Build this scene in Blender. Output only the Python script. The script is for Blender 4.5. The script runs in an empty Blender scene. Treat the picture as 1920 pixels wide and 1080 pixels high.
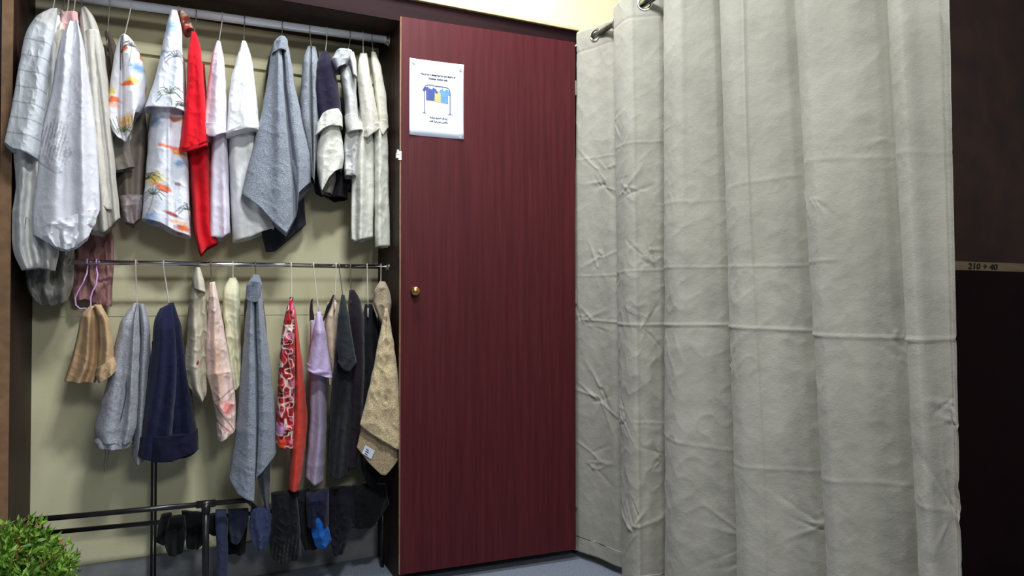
import bpy, math, random
import numpy as np
from mathutils import Vector

SC = bpy.context.scene
COL = SC.collection
# ------------------------------------------------------------------ camera
F = 1290.0                      # focal length in pixels of the 1920 wide frame
YAW = math.radians(25.2)
TILT = math.atan(20.0 / F)
CAM = np.array([0.0, -2.57, 1.09])
cd = bpy.data.cameras.new('camera'); cam = bpy.data.objects.new('camera', cd); COL.objects.link(cam)
cam.location = CAM; cam.rotation_euler = (math.pi/2 + TILT, 0, -YAW)
cd.sensor_width = 36; cd.lens = F / 1920 * 36; cd.clip_start = 0.05
SC.camera = cam
# ------------------------------------------------------------------ light
SC.view_settings.view_transform = 'Standard'; SC.view_settings.look = 'None'
SC.view_settings.exposure = -0.12; SC.view_settings.gamma = 1.0
SC.view_settings.use_curve_mapping = False
w = bpy.data.worlds.new('room_light'); SC.world = w; w.use_nodes = True
w.node_tree.nodes['Background'].inputs[0].default_value = (0.86, 0.92, 1.0, 1)
w.node_tree.nodes['Background'].inputs[1].default_value = 0.13
def area(name, loc, target, sx, sy, power, color):
    ld = bpy.data.lights.new(name, 'AREA'); ld.shape = 'RECTANGLE'; ld.size = sx; ld.size_y = sy
    ld.energy = power; ld.color = color
    o = bpy.data.objects.new(name, ld); COL.objects.link(o); o.location = loc
    o.rotation_euler = (Vector(target) - Vector(loc)).to_track_quat('-Z', 'Y').to_euler()
    return o
area('ceiling_lamp_light', (0.62, -0.55, 2.90), (0.75, -0.45, 0.0), 0.36, 0.20, 32, (0.90, 0.95, 1.0))
area('middle_lamp_light', (0.40, -2.0, 2.92), (0.15, -0.8, 0.0), 0.40, 0.20, 46, (0.95, 0.98, 1.0))
area('room_lamp_light', (0.50, -3.7, 2.30), (0.1, 0.0, 1.6), 0.6, 0.30, 26, (0.97, 0.98, 1.0))
area('wall_wash_light', (1.2, -0.45, 3.15), (1.1, 0.34, 2.75), 0.8, 0.15, 24, (1.0, 1.0, 0.97))  # added light without a fixture, brightens the wall above the wardrobe

# ------------------------------------------------------------------ helpers
cy_, sy_ = math.cos(YAW), math.sin(YAW); ct, st = math.cos(TILT), math.sin(TILT)
def ray(px, py):
    """directions of the sight lines, arrays in -> (...,3)"""
    px = np.asarray(px, float); py = np.asarray(py, float)
    a = (px - 960) / F; b = (540 - py) / F
    fy = ct - b * st; z = st + b * ct
    return np.stack([a * cy_ + fy * sy_, -a * sy_ + fy * cy_, z], -1)
def at(px, py, y):
    d = ray(px, py); t = (np.asarray(y) - CAM[1]) / d[..., 1]
    return CAM + d * t[..., None]
def atz(px, py, z):
    d = ray(px, py); t = (z - CAM[2]) / d[2]
    return CAM + d * t
def lin(r, g, b):
    f = lambda c: (c/255/12.92) if c/255 <= 0.04045 else ((c/255+0.055)/1.055)**2.4
    return np.array([f(r), f(g), f(b)])
def tag(o, label=None, cat=None, group=None, kind=None):
    if label: o['label'] = label
    if cat: o['category'] = cat
    if group: o['group'] = group
    if kind: o['kind'] = kind
    return o
def empty(name, loc, label, cat, group=None):
    o = bpy.data.objects.new(name, None); COL.objects.link(o); o.location = loc; o.empty_display_size = .05
    return tag(o, label, cat, group)
def mesh(name, V, Fc, mat, parent=None, smooth=False, colors=None):
    me = bpy.data.meshes.new(name)
    me.from_pydata([tuple(map(float, v)) for v in V], [], [tuple(int(i) for i in f) for f in Fc])
    if smooth: me.polygons.foreach_set('use_smooth', [True]*len(me.polygons))
    if mat: me.materials.append(mat)
    if colors is not None:
        at_ = me.color_attributes.new('print', 'FLOAT_COLOR', 'POINT')
        c = np.ones((len(V), 4)); c[:, :3] = colors
        at_.data.foreach_set('color', c.ravel())
    me.update()
    o = bpy.data.objects.new(name, me); COL.objects.link(o)
    if parent:
        o.parent = parent
        p = parent; off = Vector((0, 0, 0))
        while p: off += p.location; p = p.parent
        o.matrix_parent_inverse.identity(); o.location = -off
        # geometry was written in world coordinates: move it into the parent's frame
        me.transform(__import__('mathutils').Matrix.Translation(-off)); o.location = (0, 0, 0)
    return o
def boxes(lst):
    V, Fs = [], []
    for (x0, y0, z0, x1, y1, z1) in lst:
        n = len(V)
        V += [(x0,y0,z0),(x1,y0,z0),(x1,y1,z0),(x0,y1,z0),(x0,y0,z1),(x1,y0,z1),(x1,y1,z1),(x0,y1,z1)]
        Fs += [[n+i for i in f] for f in ((0,3,2,1),(4,5,6,7),(0,1,5,4),(1,2,6,5),(2,3,7,6),(3,0,4,7))]
    return V, Fs
def box(name, b, mat, parent=None, bev=0.0):
    V, Fs = boxes([b]); o = mesh(name, V, Fs, mat, parent)
    if bev:
        m = o.modifiers.new('bevel', 'BEVEL'); m.width = bev; m.segments = 2
    return o
def tube_geo(pts, r, n=10, cap=True):
    pts = [np.array(p, float) for p in pts]
    rr = r if hasattr(r, '__len__') else [r]*len(pts)
    V, Fs = [], []
    t0 = pts[1]-pts[0]; t0 /= np.linalg.norm(t0)
    ref = np.array([0,0,1.0]) if abs(t0[2]) < .9 else np.array([1.0,0,0])
    u = np.cross(t0, ref); u /= np.linalg.norm(u)
    for i, p in enumerate(pts):
        a = pts[max(i-1,0)]; b = pts[min(i+1,len(pts)-1)]
        t = b-a; t /= np.linalg.norm(t)+1e-12
        u = u - t*np.dot(u,t); u /= np.linalg.norm(u)+1e-12
        v = np.cross(t, u)
        for k in range(n):
            an = 2*math.pi*k/n
            V.append(p + rr[i]*(math.cos(an)*u + math.sin(an)*v))
    for i in range(len(pts)-1):
        for k in range(n):
            Fs.append((i*n+k, i*n+(k+1)%n, (i+1)*n+(k+1)%n, (i+1)*n+k))
    if cap:
        Fs.append(tuple(range(n))[::-1]); Fs.append(tuple((len(pts)-1)*n+k for k in range(n)))
    return V, Fs
def merge(*gs):
    V, Fs = [], []
    for v, f in gs:
        n = len(V); V += list(v); Fs += [[n+i for i in q] for q in f]
    return V, Fs
def tube(name, pts, r, mat, parent=None, n=12):
    V, Fs = tube_geo(pts, r, n); return mesh(name, V, Fs, mat, parent, True)
def lathe(c, axis, prof, n=24):
    """prof: (distance along axis, radius)"""
    axis = np.array(axis, float); axis /= np.linalg.norm(axis)
    ref = np.array([0,0,1.0]) if abs(axis[2]) < .9 else np.array([1.0,0,0])
    u = np.cross(axis, ref); u /= np.linalg.norm(u); v = np.cross(axis, u)
    V, Fs = [], []
    for (h, r) in prof:
        for k in range(n):
            a = 2*math.pi*k/n; V.append(np.array(c)+axis*h+r*(math.cos(a)*u+math.sin(a)*v))
    for i in range(len(prof)-1):
        for k in range(n):
            Fs.append((i*n+k, i*n+(k+1)%n, (i+1)*n+(k+1)%n, (i+1)*n+k))
    Fs.append(tuple(range(n))[::-1]); Fs.append(tuple((len(prof)-1)*n+k for k in range(n)))
    return V, Fs

_tabs = {}
def vnoise(x, y, seed=0):
    if seed not in _tabs: _tabs[seed] = np.random.RandomState(seed+11).rand(128, 128)
    T = _tabs[seed]
    x = np.asarray(x, float); y = np.asarray(y, float); x, y = np.broadcast_arrays(x, y)
    xi = np.floor(x).astype(int); yi = np.floor(y).astype(int); fx = x-xi; fy = y-yi
    fx = fx*fx*(3-2*fx); fy = fy*fy*(3-2*fy)
    g = lambda a, b: T[a % 128, b % 128]
    return (g(xi,yi)*(1-fx)+g(xi+1,yi)*fx)*(1-fy)+(g(xi,yi+1)*(1-fx)+g(xi+1,yi+1)*fx)*fy
def ridged(x, y, seed=0):
    return (1-np.abs(2*vnoise(x, y, seed)-1))**2.2
def fbm(x, y, seed=0, o=3):
    s = 0; a = .5
    for i in range(o): s = s + a*vnoise(x*2**i+7*i, y*2**i+3*i, seed+i); a *= .5
    return s

# ------------------------------------------------------------------ materials
def mat_new(name):
    m = bpy.data.materials.new(name); m.use_nodes = True
    nt = m.node_tree; b = nt.nodes['Principled BSDF']; return m, nt, b
def N(nt, t, **k):
    n = nt.nodes.new(t)
    for a, v in k.items(): setattr(n, a, v)
    return n
def noise_bump(nt, b, scale, strength, dist=.01, vec=None, kind='ShaderNodeTexNoise', prev=None):
    n = N(nt, kind)
    n.inputs['Scale'].default_value = scale
    if 'Detail' in n.inputs: n.inputs['Detail'].default_value = 4
    if vec: nt.links.new(vec, n.inputs['Vector'])
    bp = N(nt, 'ShaderNodeBump'); bp.inputs['Strength'].default_value = strength; bp.inputs['Distance'].default_value = dist
    nt.links.new(n.outputs[0], bp.inputs['Height'])
    if prev: nt.links.new(prev.outputs[0], bp.inputs['Normal'])
    nt.links.new(bp.outputs[0], b.inputs['Normal'])
    return bp
def varied(name, c1, c2, scale, rough=.6, stretch=(1,1,1), bump=.0, bscale=200, spec=.5, metal=0.0, lo=.35, hi=.65, detail=5):
    """two tones mixed by a stretched noise"""
    m, nt, b = mat_new(name)
    tc = N(nt, 'ShaderNodeTexCoord'); mp = N(nt, 'ShaderNodeMapping'); mp.inputs['Scale'].default_value = stretch
    nt.links.new(tc.outputs['Object'], mp.inputs[0])
    n = N(nt, 'ShaderNodeTexNoise'); n.inputs['Scale'].default_value = scale; n.inputs['Detail'].default_value = detail
    nt.links.new(mp.outputs[0], n.inputs['Vector'])
    r = N(nt, 'ShaderNodeValToRGB'); r.color_ramp.elements[0].position = lo; r.color_ramp.elements[1].position = hi
    r.color_ramp.elements[0].color = (*c1, 1); r.color_ramp.elements[1].color = (*c2, 1)
    nt.links.new(n.outputs[0], r.inputs[0]); nt.links.new(r.outputs[0], b.inputs['Base Color'])
    b.inputs['Roughness'].default_value = rough; b.inputs['Metallic'].default_value = metal
    b.inputs['Specular IOR Level'].default_value = spec
    if bump: noise_bump(nt, b, bscale, bump, .004, mp.outputs[0])
    return m
_cl = {}
def cloth(rgb, kind='cotton', printed=False, var=.10):
    key = (tuple(rgb), kind, printed)
    if key in _cl: return _cl[key]
    m, nt, b = mat_new(kind + '_cloth')
    tc = N(nt, 'ShaderNodeTexCoord')
    c = lin(*rgb)
    n = N(nt, 'ShaderNodeTexNoise'); n.inputs['Detail'].default_value = 5
    n.inputs['Scale'].default_value = {'cotton': 9, 'towel': 260, 'knit': 160, 'satin': 6, 'curtain': 5}[kind]
    nt.links.new(tc.outputs['Object'], n.inputs['Vector'])
    v = {'towel': .42, 'knit': .22}.get(kind, var)
    r = N(nt, 'ShaderNodeValToRGB'); r.color_ramp.elements[0].position = .35; r.color_ramp.elements[1].position = .65
    if printed:
        at_ = N(nt, 'ShaderNodeAttribute'); at_.attribute_name = 'print'
        r.color_ramp.elements[0].color = (1-v, 1-v, 1-v, 1); r.color_ramp.elements[1].color = (1, 1, 1, 1)
        mx = N(nt, 'ShaderNodeMix'); mx.data_type = 'RGBA'; mx.blend_type = 'MULTIPLY'; mx.inputs[0].default_value = 1
        nt.links.new(at_.outputs['Color'], mx.inputs[6]); nt.links.new(r.outputs[0], mx.inputs[7])
        nt.links.new(mx.outputs[2], b.inputs['Base Color'])
    else:
        r.color_ramp.elements[0].color = (*(c*(1-v)), 1); r.color_ramp.elements[1].color = (*np.minimum(c*(1+v*.6), .92), 1)
        nt.links.new(r.outputs[0], b.inputs['Base Color'])
    nt.links.new(n.outputs[0], r.inputs[0])
    b.inputs['Roughness'].default_value = .45 if kind == 'satin' else .88
    b.inputs['Specular IOR Level'].default_value = .5 if kind == 'satin' else .2
    b.inputs['Sheen Weight'].default_value = .25 if kind == 'towel' else .08
    b.inputs['Sheen Roughness'].default_value = .5
    p = noise_bump(nt, b, {'towel': 330, 'knit': 260, 'satin': 120, 'cotton': 420, 'curtain': 300}[kind],
                   {'towel': .9, 'knit': .5}.get(kind, .22), .004, tc.outputs['Object'])
    noise_bump(nt, b, {'towel': 30, 'cotton': 26, 'satin': 30, 'knit': 22, 'curtain': 20}[kind],
               .35, .012, tc.outputs['Object'], prev=p)
    _cl[key] = m
    return m

M = {}
M['wall'] = varied('cream_wall_paint', lin(222,216,174), lin(232,228,190), 3, .7, bump=.15, bscale=60)
M['wall_side'] = varied('pale_wall_paint', lin(214,220,228), lin(226,230,236), 3, .7)
M['skirting'] = varied('grey_skirting', lin(128,130,130), lin(150,152,150), 12, .6)
M['carpet'] = varied('blue_grey_carpet', lin(92,100,116), lin(170,178,192), 260, .95, bump=1.0, bscale=420, spec=.1, lo=.3, hi=.7)
M['door'] = varied('maroon_wood_veneer', lin(72,25,29), lin(83,31,35), 60, .46, (1, 1, .045), bump=.10, bscale=140, spec=.2)
M['dark'] = varied('dark_brown_veneer', lin(40,25,21), lin(54,34,28), 50, .55, (1, 1, .06), bump=.08, bscale=120, spec=.2)
M['fascia'] = varied('dark_maroon_board', lin(30,14,17), lin(38,18,20), 40, .7, spec=.12, stretch=(.06, 1, 1))
M['edge'] = varied('light_wood_edge', lin(160,122,88), lin(182,146,112), 30, .55, (.1, .1, 1))
M['edge_top'] = varied('cream_edging', lin(196,176,134), lin(214,194,150), 30, .55)
M['brown_edge'] = varied('brown_edging', lin(118,88,60), lin(138,104,72), 30, .6)
M['panel_hi'] = varied('dark_brown_board', lin(66,50,47), lin(84,60,50), 7, .6, spec=.25)
M['panel_lo'] = varied('near_black_maroon_board', lin(30,8,10), lin(38,12,13), 7, .6, spec=.15)
M['strip'] = varied('raw_wood_strip', lin(150,124,92), lin(172,146,110), 30, .7, (.1,1,1))
M['chrome'] = varied('chrome', (.72,.72,.73), (.82,.82,.83), 4, .14, metal=1)
M['white_tube'] = varied('white_painted_tube', lin(226,232,240), lin(236,240,246), 6, .3)
M['black_metal'] = varied('black_painted_tube', (.008,.008,.009), (.014,.013,.014), 20, .28)
M['brass'] = varied('brass', (.62,.33,.11), (.72,.42,.16), 30, .25, metal=1)
M['steel'] = varied('steel', (.5,.49,.46), (.66,.64,.6), 60, .35, metal=1)
M['dark_ring'] = varied('dark_nickel', (.12,.12,.12), (.2,.2,.2), 30, .22, metal=1)
M['wire_white'] = varied('white_plastic_wire', lin(210,204,196), lin(226,220,212), 30, .4)
M['wire_grey'] = varied('grey_wire', (.25,.24,.22), (.4,.38,.34), 30, .35, metal=.8)
M['wire_purple'] = varied('lilac_plastic', lin(196,150,206), lin(210,166,218), 30, .4)
M['paper'] = varied('white_paper', lin(214,222,240), lin(222,230,246), 5, .7)
M['ink'] = varied('black_ink', (.012,.012,.02), (.02,.02,.03), 50, .8)
M['grey_ink'] = varied('grey_ink', lin(150,156,170), lin(170,176,190), 50, .8)
M['ink_navy'] = varied('navy_print', lin(66,76,140), lin(76,88,152), 50, .8)
M['ink_yellow'] = varied('olive_yellow_print', lin(176,172,110), lin(190,184,124), 50, .8)
M['ink_blue'] = varied('sky_blue_print', lin(90,140,206), lin(104,154,216), 50, .8)
M['rack_ink'] = varied('slate_print', lin(60,74,100), lin(76,92,120), 50, .8)
M['leaf'] = varied('leaf_green', lin(58,112,28), lin(140,178,60), 40, .5, lo=.3, hi=.7)
M['leaf_dry'] = varied('dry_leaf', lin(150,96,60), lin(190,130,84), 40, .6)
M['stem'] = varied('brown_stem', lin(70,52,30), lin(96,72,44), 40, .7)
M['pot'] = varied('grey_pot', lin(96,90,84), lin(120,112,104), 12, .6)
M['soil'] = varied('soil', lin(40,28,20), lin(66,48,34), 60, .95, bump=1, bscale=120)

# ------------------------------------------------------------------ setting
XL = -0.496; XR = 0.735; YB = 0.34; XE = 1.525; ZT = 2.262
box('floor', (-3, -5, -.05, 6, YB, 0), M['carpet'])['kind'] = 'structure'
box('wall_back', (-3, YB, -.05, 6, YB+.1, 3.3), M['wall'])['kind'] = 'structure'
box('wall_left', (-3, -.012, 0, XL-.0405, YB-.001, 3.3), M['wall_side'])['kind'] = 'structure'
box('baseboard_back', (XL+.001, YB-.012, 0, XR-.001, YB, .132), M['skirting'])['kind'] = 'structure'
for k, (pa, pb) in enumerate((((240,88),(490,117)), ((320,575),(560,580)))):
    za = at(*pa, YB-.02)[2]; zb = at(*pb, YB-.02)[2]; z = (za+zb)/2
    d, h_ = (.018, .021) if k == 0 else (.003, .028)  # first is a batten; second is added, a thin band imitating soft shade
    box('trim_and_shade_%d' % (k+1), (XL+.001, YB-d, z-h_, XR-.001, YB, z+h_), M['wall'])['kind'] = 'structure'

# ------------------------------------------------------------------ wardrobe
wr = empty('wardrobe', (XL, 0, 0), 'dark maroon built-in wardrobe with one closed door and an open hanging bay', 'wardrobe')
box('side_panel', (XL-.026, .003, 0, XL, YB-.002, ZT-.096), M['dark'], wr)
tag(box('side_panel_edging', (XL-.028, 0, 0, XL+.001, .003, ZT-.0125), M['brown_edge'], wr), 'brown wood edging on the left panel')
box('divider', (XR, .003, 0, XR+.022, YB-.002, ZT-.096), M['dark'], wr)
box('side_panel', (XE-.022, .003, 0, XE, YB-.002, ZT-.096), M['dark'], wr)
box('top_panel', (XL-.028, .01, ZT-.095, XE, YB-.002, ZT-.012), M['dark'], wr)
box('fascia', (XL-.02, .002, ZT-.100, XE-.001, .009, ZT-.0125), M['fascia'], wr)
tag(box('top_edging', (XL-.028, -.012, ZT-.012, XE+.002, YB-.002, ZT), M['edge_top'], wr, .002), 'cream edging along the top of the wardrobe')
# door: a touch proud of the carcass at its right edge
dl = at(750, 560, -.022); dr_y = -.075
dr = at(1079, 560, dr_y)
ztop = at(750, 31, -.022)[2]; zbot = at(750, 1077, -.022)[2]
dv = dr - dl; dv[2] = 0; wd = np.linalg.norm(dv); ux = dv/wd; un = np.array([ux[1], -ux[0], 0])  # out of the face
ztr = at(1079, 79, dr_y)[2]; zbr = at(1071, 1032, dr_y)[2]
print('door', dl, dr, wd, ztop, zbot, ztr, zbr)
ztop = (ztop+ztr)/2; zbot = max(.012, (zbot+zbr)/2)
def dpt(u, z, o=0.0):   # point on the door's face
    p = np.array([dl[0], dl[1], 0]) + ux*u + un*o; p[2] = z; return p
def slab(u0, z0, u1, z1, o0, o1):
    V = [dpt(u, z, o) for z in (z0, z1) for (u, o) in ((u0,o1),(u1,o1),(u1,o0),(u0,o0))]
    Fs = [(0,3,2,1),(4,5,6,7),(0,1,5,4),(1,2,6,5),(2,3,7,6),(3,0,4,7)]
    return V, Fs
V, Fs = slab(0.0022, zbot, wd, ztop, -.019, 0)
door = mesh('door', V, Fs, M['door'], wr)
V, Fs = slab(0, zbot, .002, ztop, -.019, 0.0003)
tag(mesh('door_edging', V, Fs, M['edge'], door), 'light edging along the free edge of the door')
def door_uv(px, py):
    d = ray(px, py); n = un; p0 = np.array([dl[0], dl[1], 0])
    t = np.dot(p0-CAM, n)/np.dot(d, n); q = CAM+d*t
    return np.dot(q-p0, ux), q[2]
u, z = door_uv(777, 546)
V, Fs = lathe(dpt(u, z, .0), un, [(0,.016),(.003,.017),(.005,.010),(.014,.008),(.018,.013),(.024,.0175),(.031,.0165),(.035,.009),(.0355,.001)])
tag(mesh('door_knob', V, Fs, M['brass'], door, True), 'round brass knob')
u, z = door_uv(745, 292)
V, Fs = merge(slab(-.008, z-.016, .004, z+.018, .0005, .004), slab(-.016, z-.010, -.004, z+.010, -.010, .006),
              slab(-.014, z+.004, -.007, z+.022, -.004, .009))
mesh('latch', V, Fs, M['steel'], door)
for hz in (.25, 1.1, 1.98):
    V, Fs = slab(wd, hz-.03, wd+.008, hz+.03, -.028, -.004); mesh('hinge', V, Fs, M['steel'], door)
# ------------------------------------------------------------------ notice on the door
u0, z0 = door_uv(767, 109); u1, z1 = door_uv(868, 260)
ptz = door_uv(767, 109)[1]; pbz = door_uv(769, 253)[1]
u1 = door_uv(869, 190)[0]; u0 = door_uv(767.5, 190)[0]
pw = u1-u0; ph = ptz-pbz
V = []; 
nn = 12
for j in range(nn+1):
    for i in range(nn+1):
        a, b_ = i/nn, j/nn
        curl = .0015 + .004*(abs(2*a-1)**4*abs(2*b_-1)**4)
        V.append(dpt(u0+pw*a, pbz+ph*b_, curl))
Fs = [(j*(nn+1)+i, j*(nn+1)+i+1, (j+1)*(nn+1)+i+1, (j+1)*(nn+1)+i) for j in range(nn) for i in range(nn)]
pr = mesh('notice', V, Fs, M['paper'], None, True)
md = pr.modifiers.new('thick', 'SOLIDIFY'); md.thickness = .0006; md.offset = -1
tag(pr, 'white paper notice with a drawing of shirts on a rail, stuck on the maroon door', 'notice')
def pp(a, b_, o=.0024): return dpt(u0+pw*a, pbz+ph*b_, o)
def poly(name, pts, mat, o=.0024, lab=None):
    V = [pp(x, y, o) for x, y in pts]; 
    return tag(mesh(name, V, [tuple(range(len(V)))], mat, pr), lab)
def ribbon_geo(pts, wdt, o=.0026):
    V, Fs = [], []
    P = [np.array([x*pw, y*ph]) for x, y in pts]
    for i, p in enumerate(P):
        t = P[min(i+1,len(P)-1)]-P[max(i-1,0)]; t /= np.linalg.norm(t)+1e-9; nrm = np.array([-t[1], t[0]])*wdt/2
        for s in (1, -1): q = p+nrm*s; V.append(pp(q[0]/pw, q[1]/ph, o))
    for i in range(len(P)-1): Fs.append((2*i, 2*i+1, 2*i+3, 2*i+2))
    return V, Fs
def text_mesh(name, s, size, place, mat, parent, bold=.0):
    cu = bpy.data.curves.new(name, 'FONT'); cu.body = s; cu.size = size; cu.align_x = 'CENTER'; cu.offset = bold; cu.resolution_u = 3
    t = bpy.data.objects.new(name, cu); COL.objects.link(t)
    bpy.context.view_layer.update()
    me = bpy.data.meshes.new_from_object(t.evaluated_get(bpy.context.evaluated_depsgraph_get()))
    V = [place(v.co.x, v.co.y) for v in me.vertices]; Fs = [tuple(p.vertices) for p in me.polygons]
    bpy.data.objects.remove(t)
    return mesh(name, V, Fs, mat, parent)
def pl(cx, cy): return lambda x, y: dpt(u0+pw*cx+x, pbz+ph*cy+y, .0026)
text_mesh('heading_text', 'The place is designated for the display of', .0084, pl(.52, .805), M['ink'], pr, .0005)
text_mesh('heading_text', 'Donated clothes only', .0086, pl(.52, .755), M['ink'], pr, .0005)
def ar(words):    # joined Arabic letter forms written out right to left
    return ''.join(chr(c) for c in words)
l1 = [0xFE94,0xFEA4,0xFE8E,0xFE92,0xFEE3,0x20,0xFEDF,0xFEF4,0xFE92,0xFEB4,0xFEDF,0x20,0xFEDD,0xFE8E,0xFEB3,0xFEAD,0xFE87]
l2 = [0xFEC2,0xFED8,0xFED3,0x20,0xFE94,0xFEF4,0xFECB,0xFEAE,0xFE92,0xFE98,0xFEE3,0x20,0xFEB2,0xFE91,0xFEFC,0xFEE3]
text_mesh('arabic_text', ar(l1), .0095, pl(.53, .245), M['ink'], pr, .0005)
text_mesh('arabic_text', ar(l2), .0095, pl(.53, .195), M['ink'], pr, .0005)
rack = [(.27,.30)]+[(.27,.62)]+[(.28,.655),(.31,.675),(.37,.68),(.50,.672),(.62,.672),(.70,.665),(.735,.64),(.745,.60)]+[(.745,.31)]
V, Fs = merge(ribbon_geo(rack, .0032), ribbon_geo([(.23,.295),(.27,.315),(.31,.295)], .002), ribbon_geo([(.70,.305),(.745,.325),(.79,.305)], .002),
              ribbon_geo([(.36,.63),(.38,.655),(.375,.67)], .0012), ribbon_geo([(.48,.63),(.49,.655),(.485,.67)], .0012), ribbon_geo([(.59,.63),(.60,.655),(.60,.67)], .0012))
mesh('rail_drawing', V, Fs, M['rack_ink'], pr)
poly('shirt_drawing', [(.46,.62),(.44,.58),(.45,.47),(.60,.455),(.60,.62),(.55,.625),(.53,.61)], M['ink_yellow'], .0022, 'olive yellow printed shirt')
poly('shirt_drawing', [(.55,.62),(.57,.57),(.575,.46),(.71,.455),(.71,.57),(.74,.56),(.765,.575),(.73,.625),(.68,.645),(.64,.62),(.60,.645)], M['ink_blue'], .0023, 'sky blue printed shirt')
poly('shirt_drawing', [(.235,.60),(.26,.64),(.33,.655),(.36,.63),(.41,.625),(.43,.65),(.48,.63),(.52,.585),(.485,.57),(.46,.60),(.455,.475),(.30,.475),(.30,.61),(.27,.585)], M['ink_navy'], .0025, 'navy printed shirt')
rs = random.Random(4)
for cx in (.165, .865):
    g = []
    for k in range(9):
        yy = .40+.024*k+(.02 if cx < .5 else -.02)
        g.append(ribbon_geo([(cx-.02+.03*rs.random(), yy), (cx+.02, yy+.012), (cx-.015, yy+.02), (cx+.025*rs.random(), yy+.026)], .0009))
    V, Fs = merge(*g); mesh('side_lettering', V, Fs, M['grey_ink'], pr)
for (a, b_) in ((.07,.95), (.93,.04), (.94,.93)):
    poly('tape', [(a-.035,b_-.01),(a+.02,b_-.03),(a+.035,b_+.005),(a-.02,b_+.025)], M['grey_ink'], .0045)

# ------------------------------------------------------------------ boards right of the curtain
YP = -.98
za = at(1855, 500, YP)[2]; hs = .5*abs(at(1855, 492, YP)[2]-at(1855, 508, YP)[2])
pc = empty('wood_partition', (2.9, YP, 0), 'tall dark board partition with a raw wood strip, right of the curtain', 'partition')
tag(box('upper_board', (1.75, YP, za+hs, 5.2, YP+.03, 3.2), M['panel_hi'], pc), 'dark brown upper board')
tag(box('lower_board', (1.75, YP, .0, 5.2, YP+.03, za-hs), M['panel_lo'], pc), 'near black lower board')
st_ = tag(box('strip', (1.75, YP-.002, za-hs, 5.2, YP+.03, za+hs), M['strip'], pc), 'raw wood strip with handwriting')
c0 = at(1843, 500, YP-.004)
text_mesh('handwriting', '210 + 40', .031, lambda x, y: (c0[0]+x*1.6+.15*y, YP-.0045, c0[2]-.010+y), M['ink'], st_, .0007)

# ------------------------------------------------------------------ rails
YR = .17
r1a = at(-60, -33, YR); r1b = at(738, 77, YR); r1b[0] = XR-.001
r1a = at(60, -17, YR); 
dirv = (r1b-r1a)/(r1b[0]-r1a[0]); r1a = r1a+dirv*((XL+.002)-r1a[0])
rail1 = empty('clothes_rail', r1a, 'thick white clothes rail across the top of the open bay', 'clothes rail')
tube('rail_tube', [r1a, r1b], .0155, M['white_tube'], rail1, 20)
V, Fs = lathe(r1b, (-1,0,0), [(0,.024),(.003,.024),(.004,.0185),(.014,.0185)]); mesh('rail_socket', V, Fs, M['steel'], rail1, True)
V, Fs = lathe(r1a, (1,0,0), [(0,.024),(.003,.024),(.004,.0185),(.014,.0185)]); mesh('rail_socket', V, Fs, M['steel'], rail1, True)
YR2 = .16
r2b = at(738, 500.5, YR2); r2b[0] = XR-.001; r2a = at(110, 491, YR2)
dirv = (r2b-r2a)/(r2b[0]-r2a[0]); r2a = r2a+dirv*((XL+.002)-r2a[0])
rail2 = empty('clothes_rail', r2a, 'thin chrome clothes rail halfway up the open bay', 'clothes rail')
tube('rail_tube', [r2a, r2b], .0085, M['chrome'], rail2, 16)
V, Fs = lathe(r2b, (-1,0,0), [(0,.013),(.003,.013),(.004,.0105),(.012,.0105)]); mesh('rail_socket', V, Fs, M['steel'], rail2, True)
V, Fs = lathe(r2a, (1,0,0), [(0,.013),(.003,.013),(.004,.0105),(.012,.0105)]); mesh('rail_socket', V, Fs, M['steel'], rail2, True)

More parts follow.
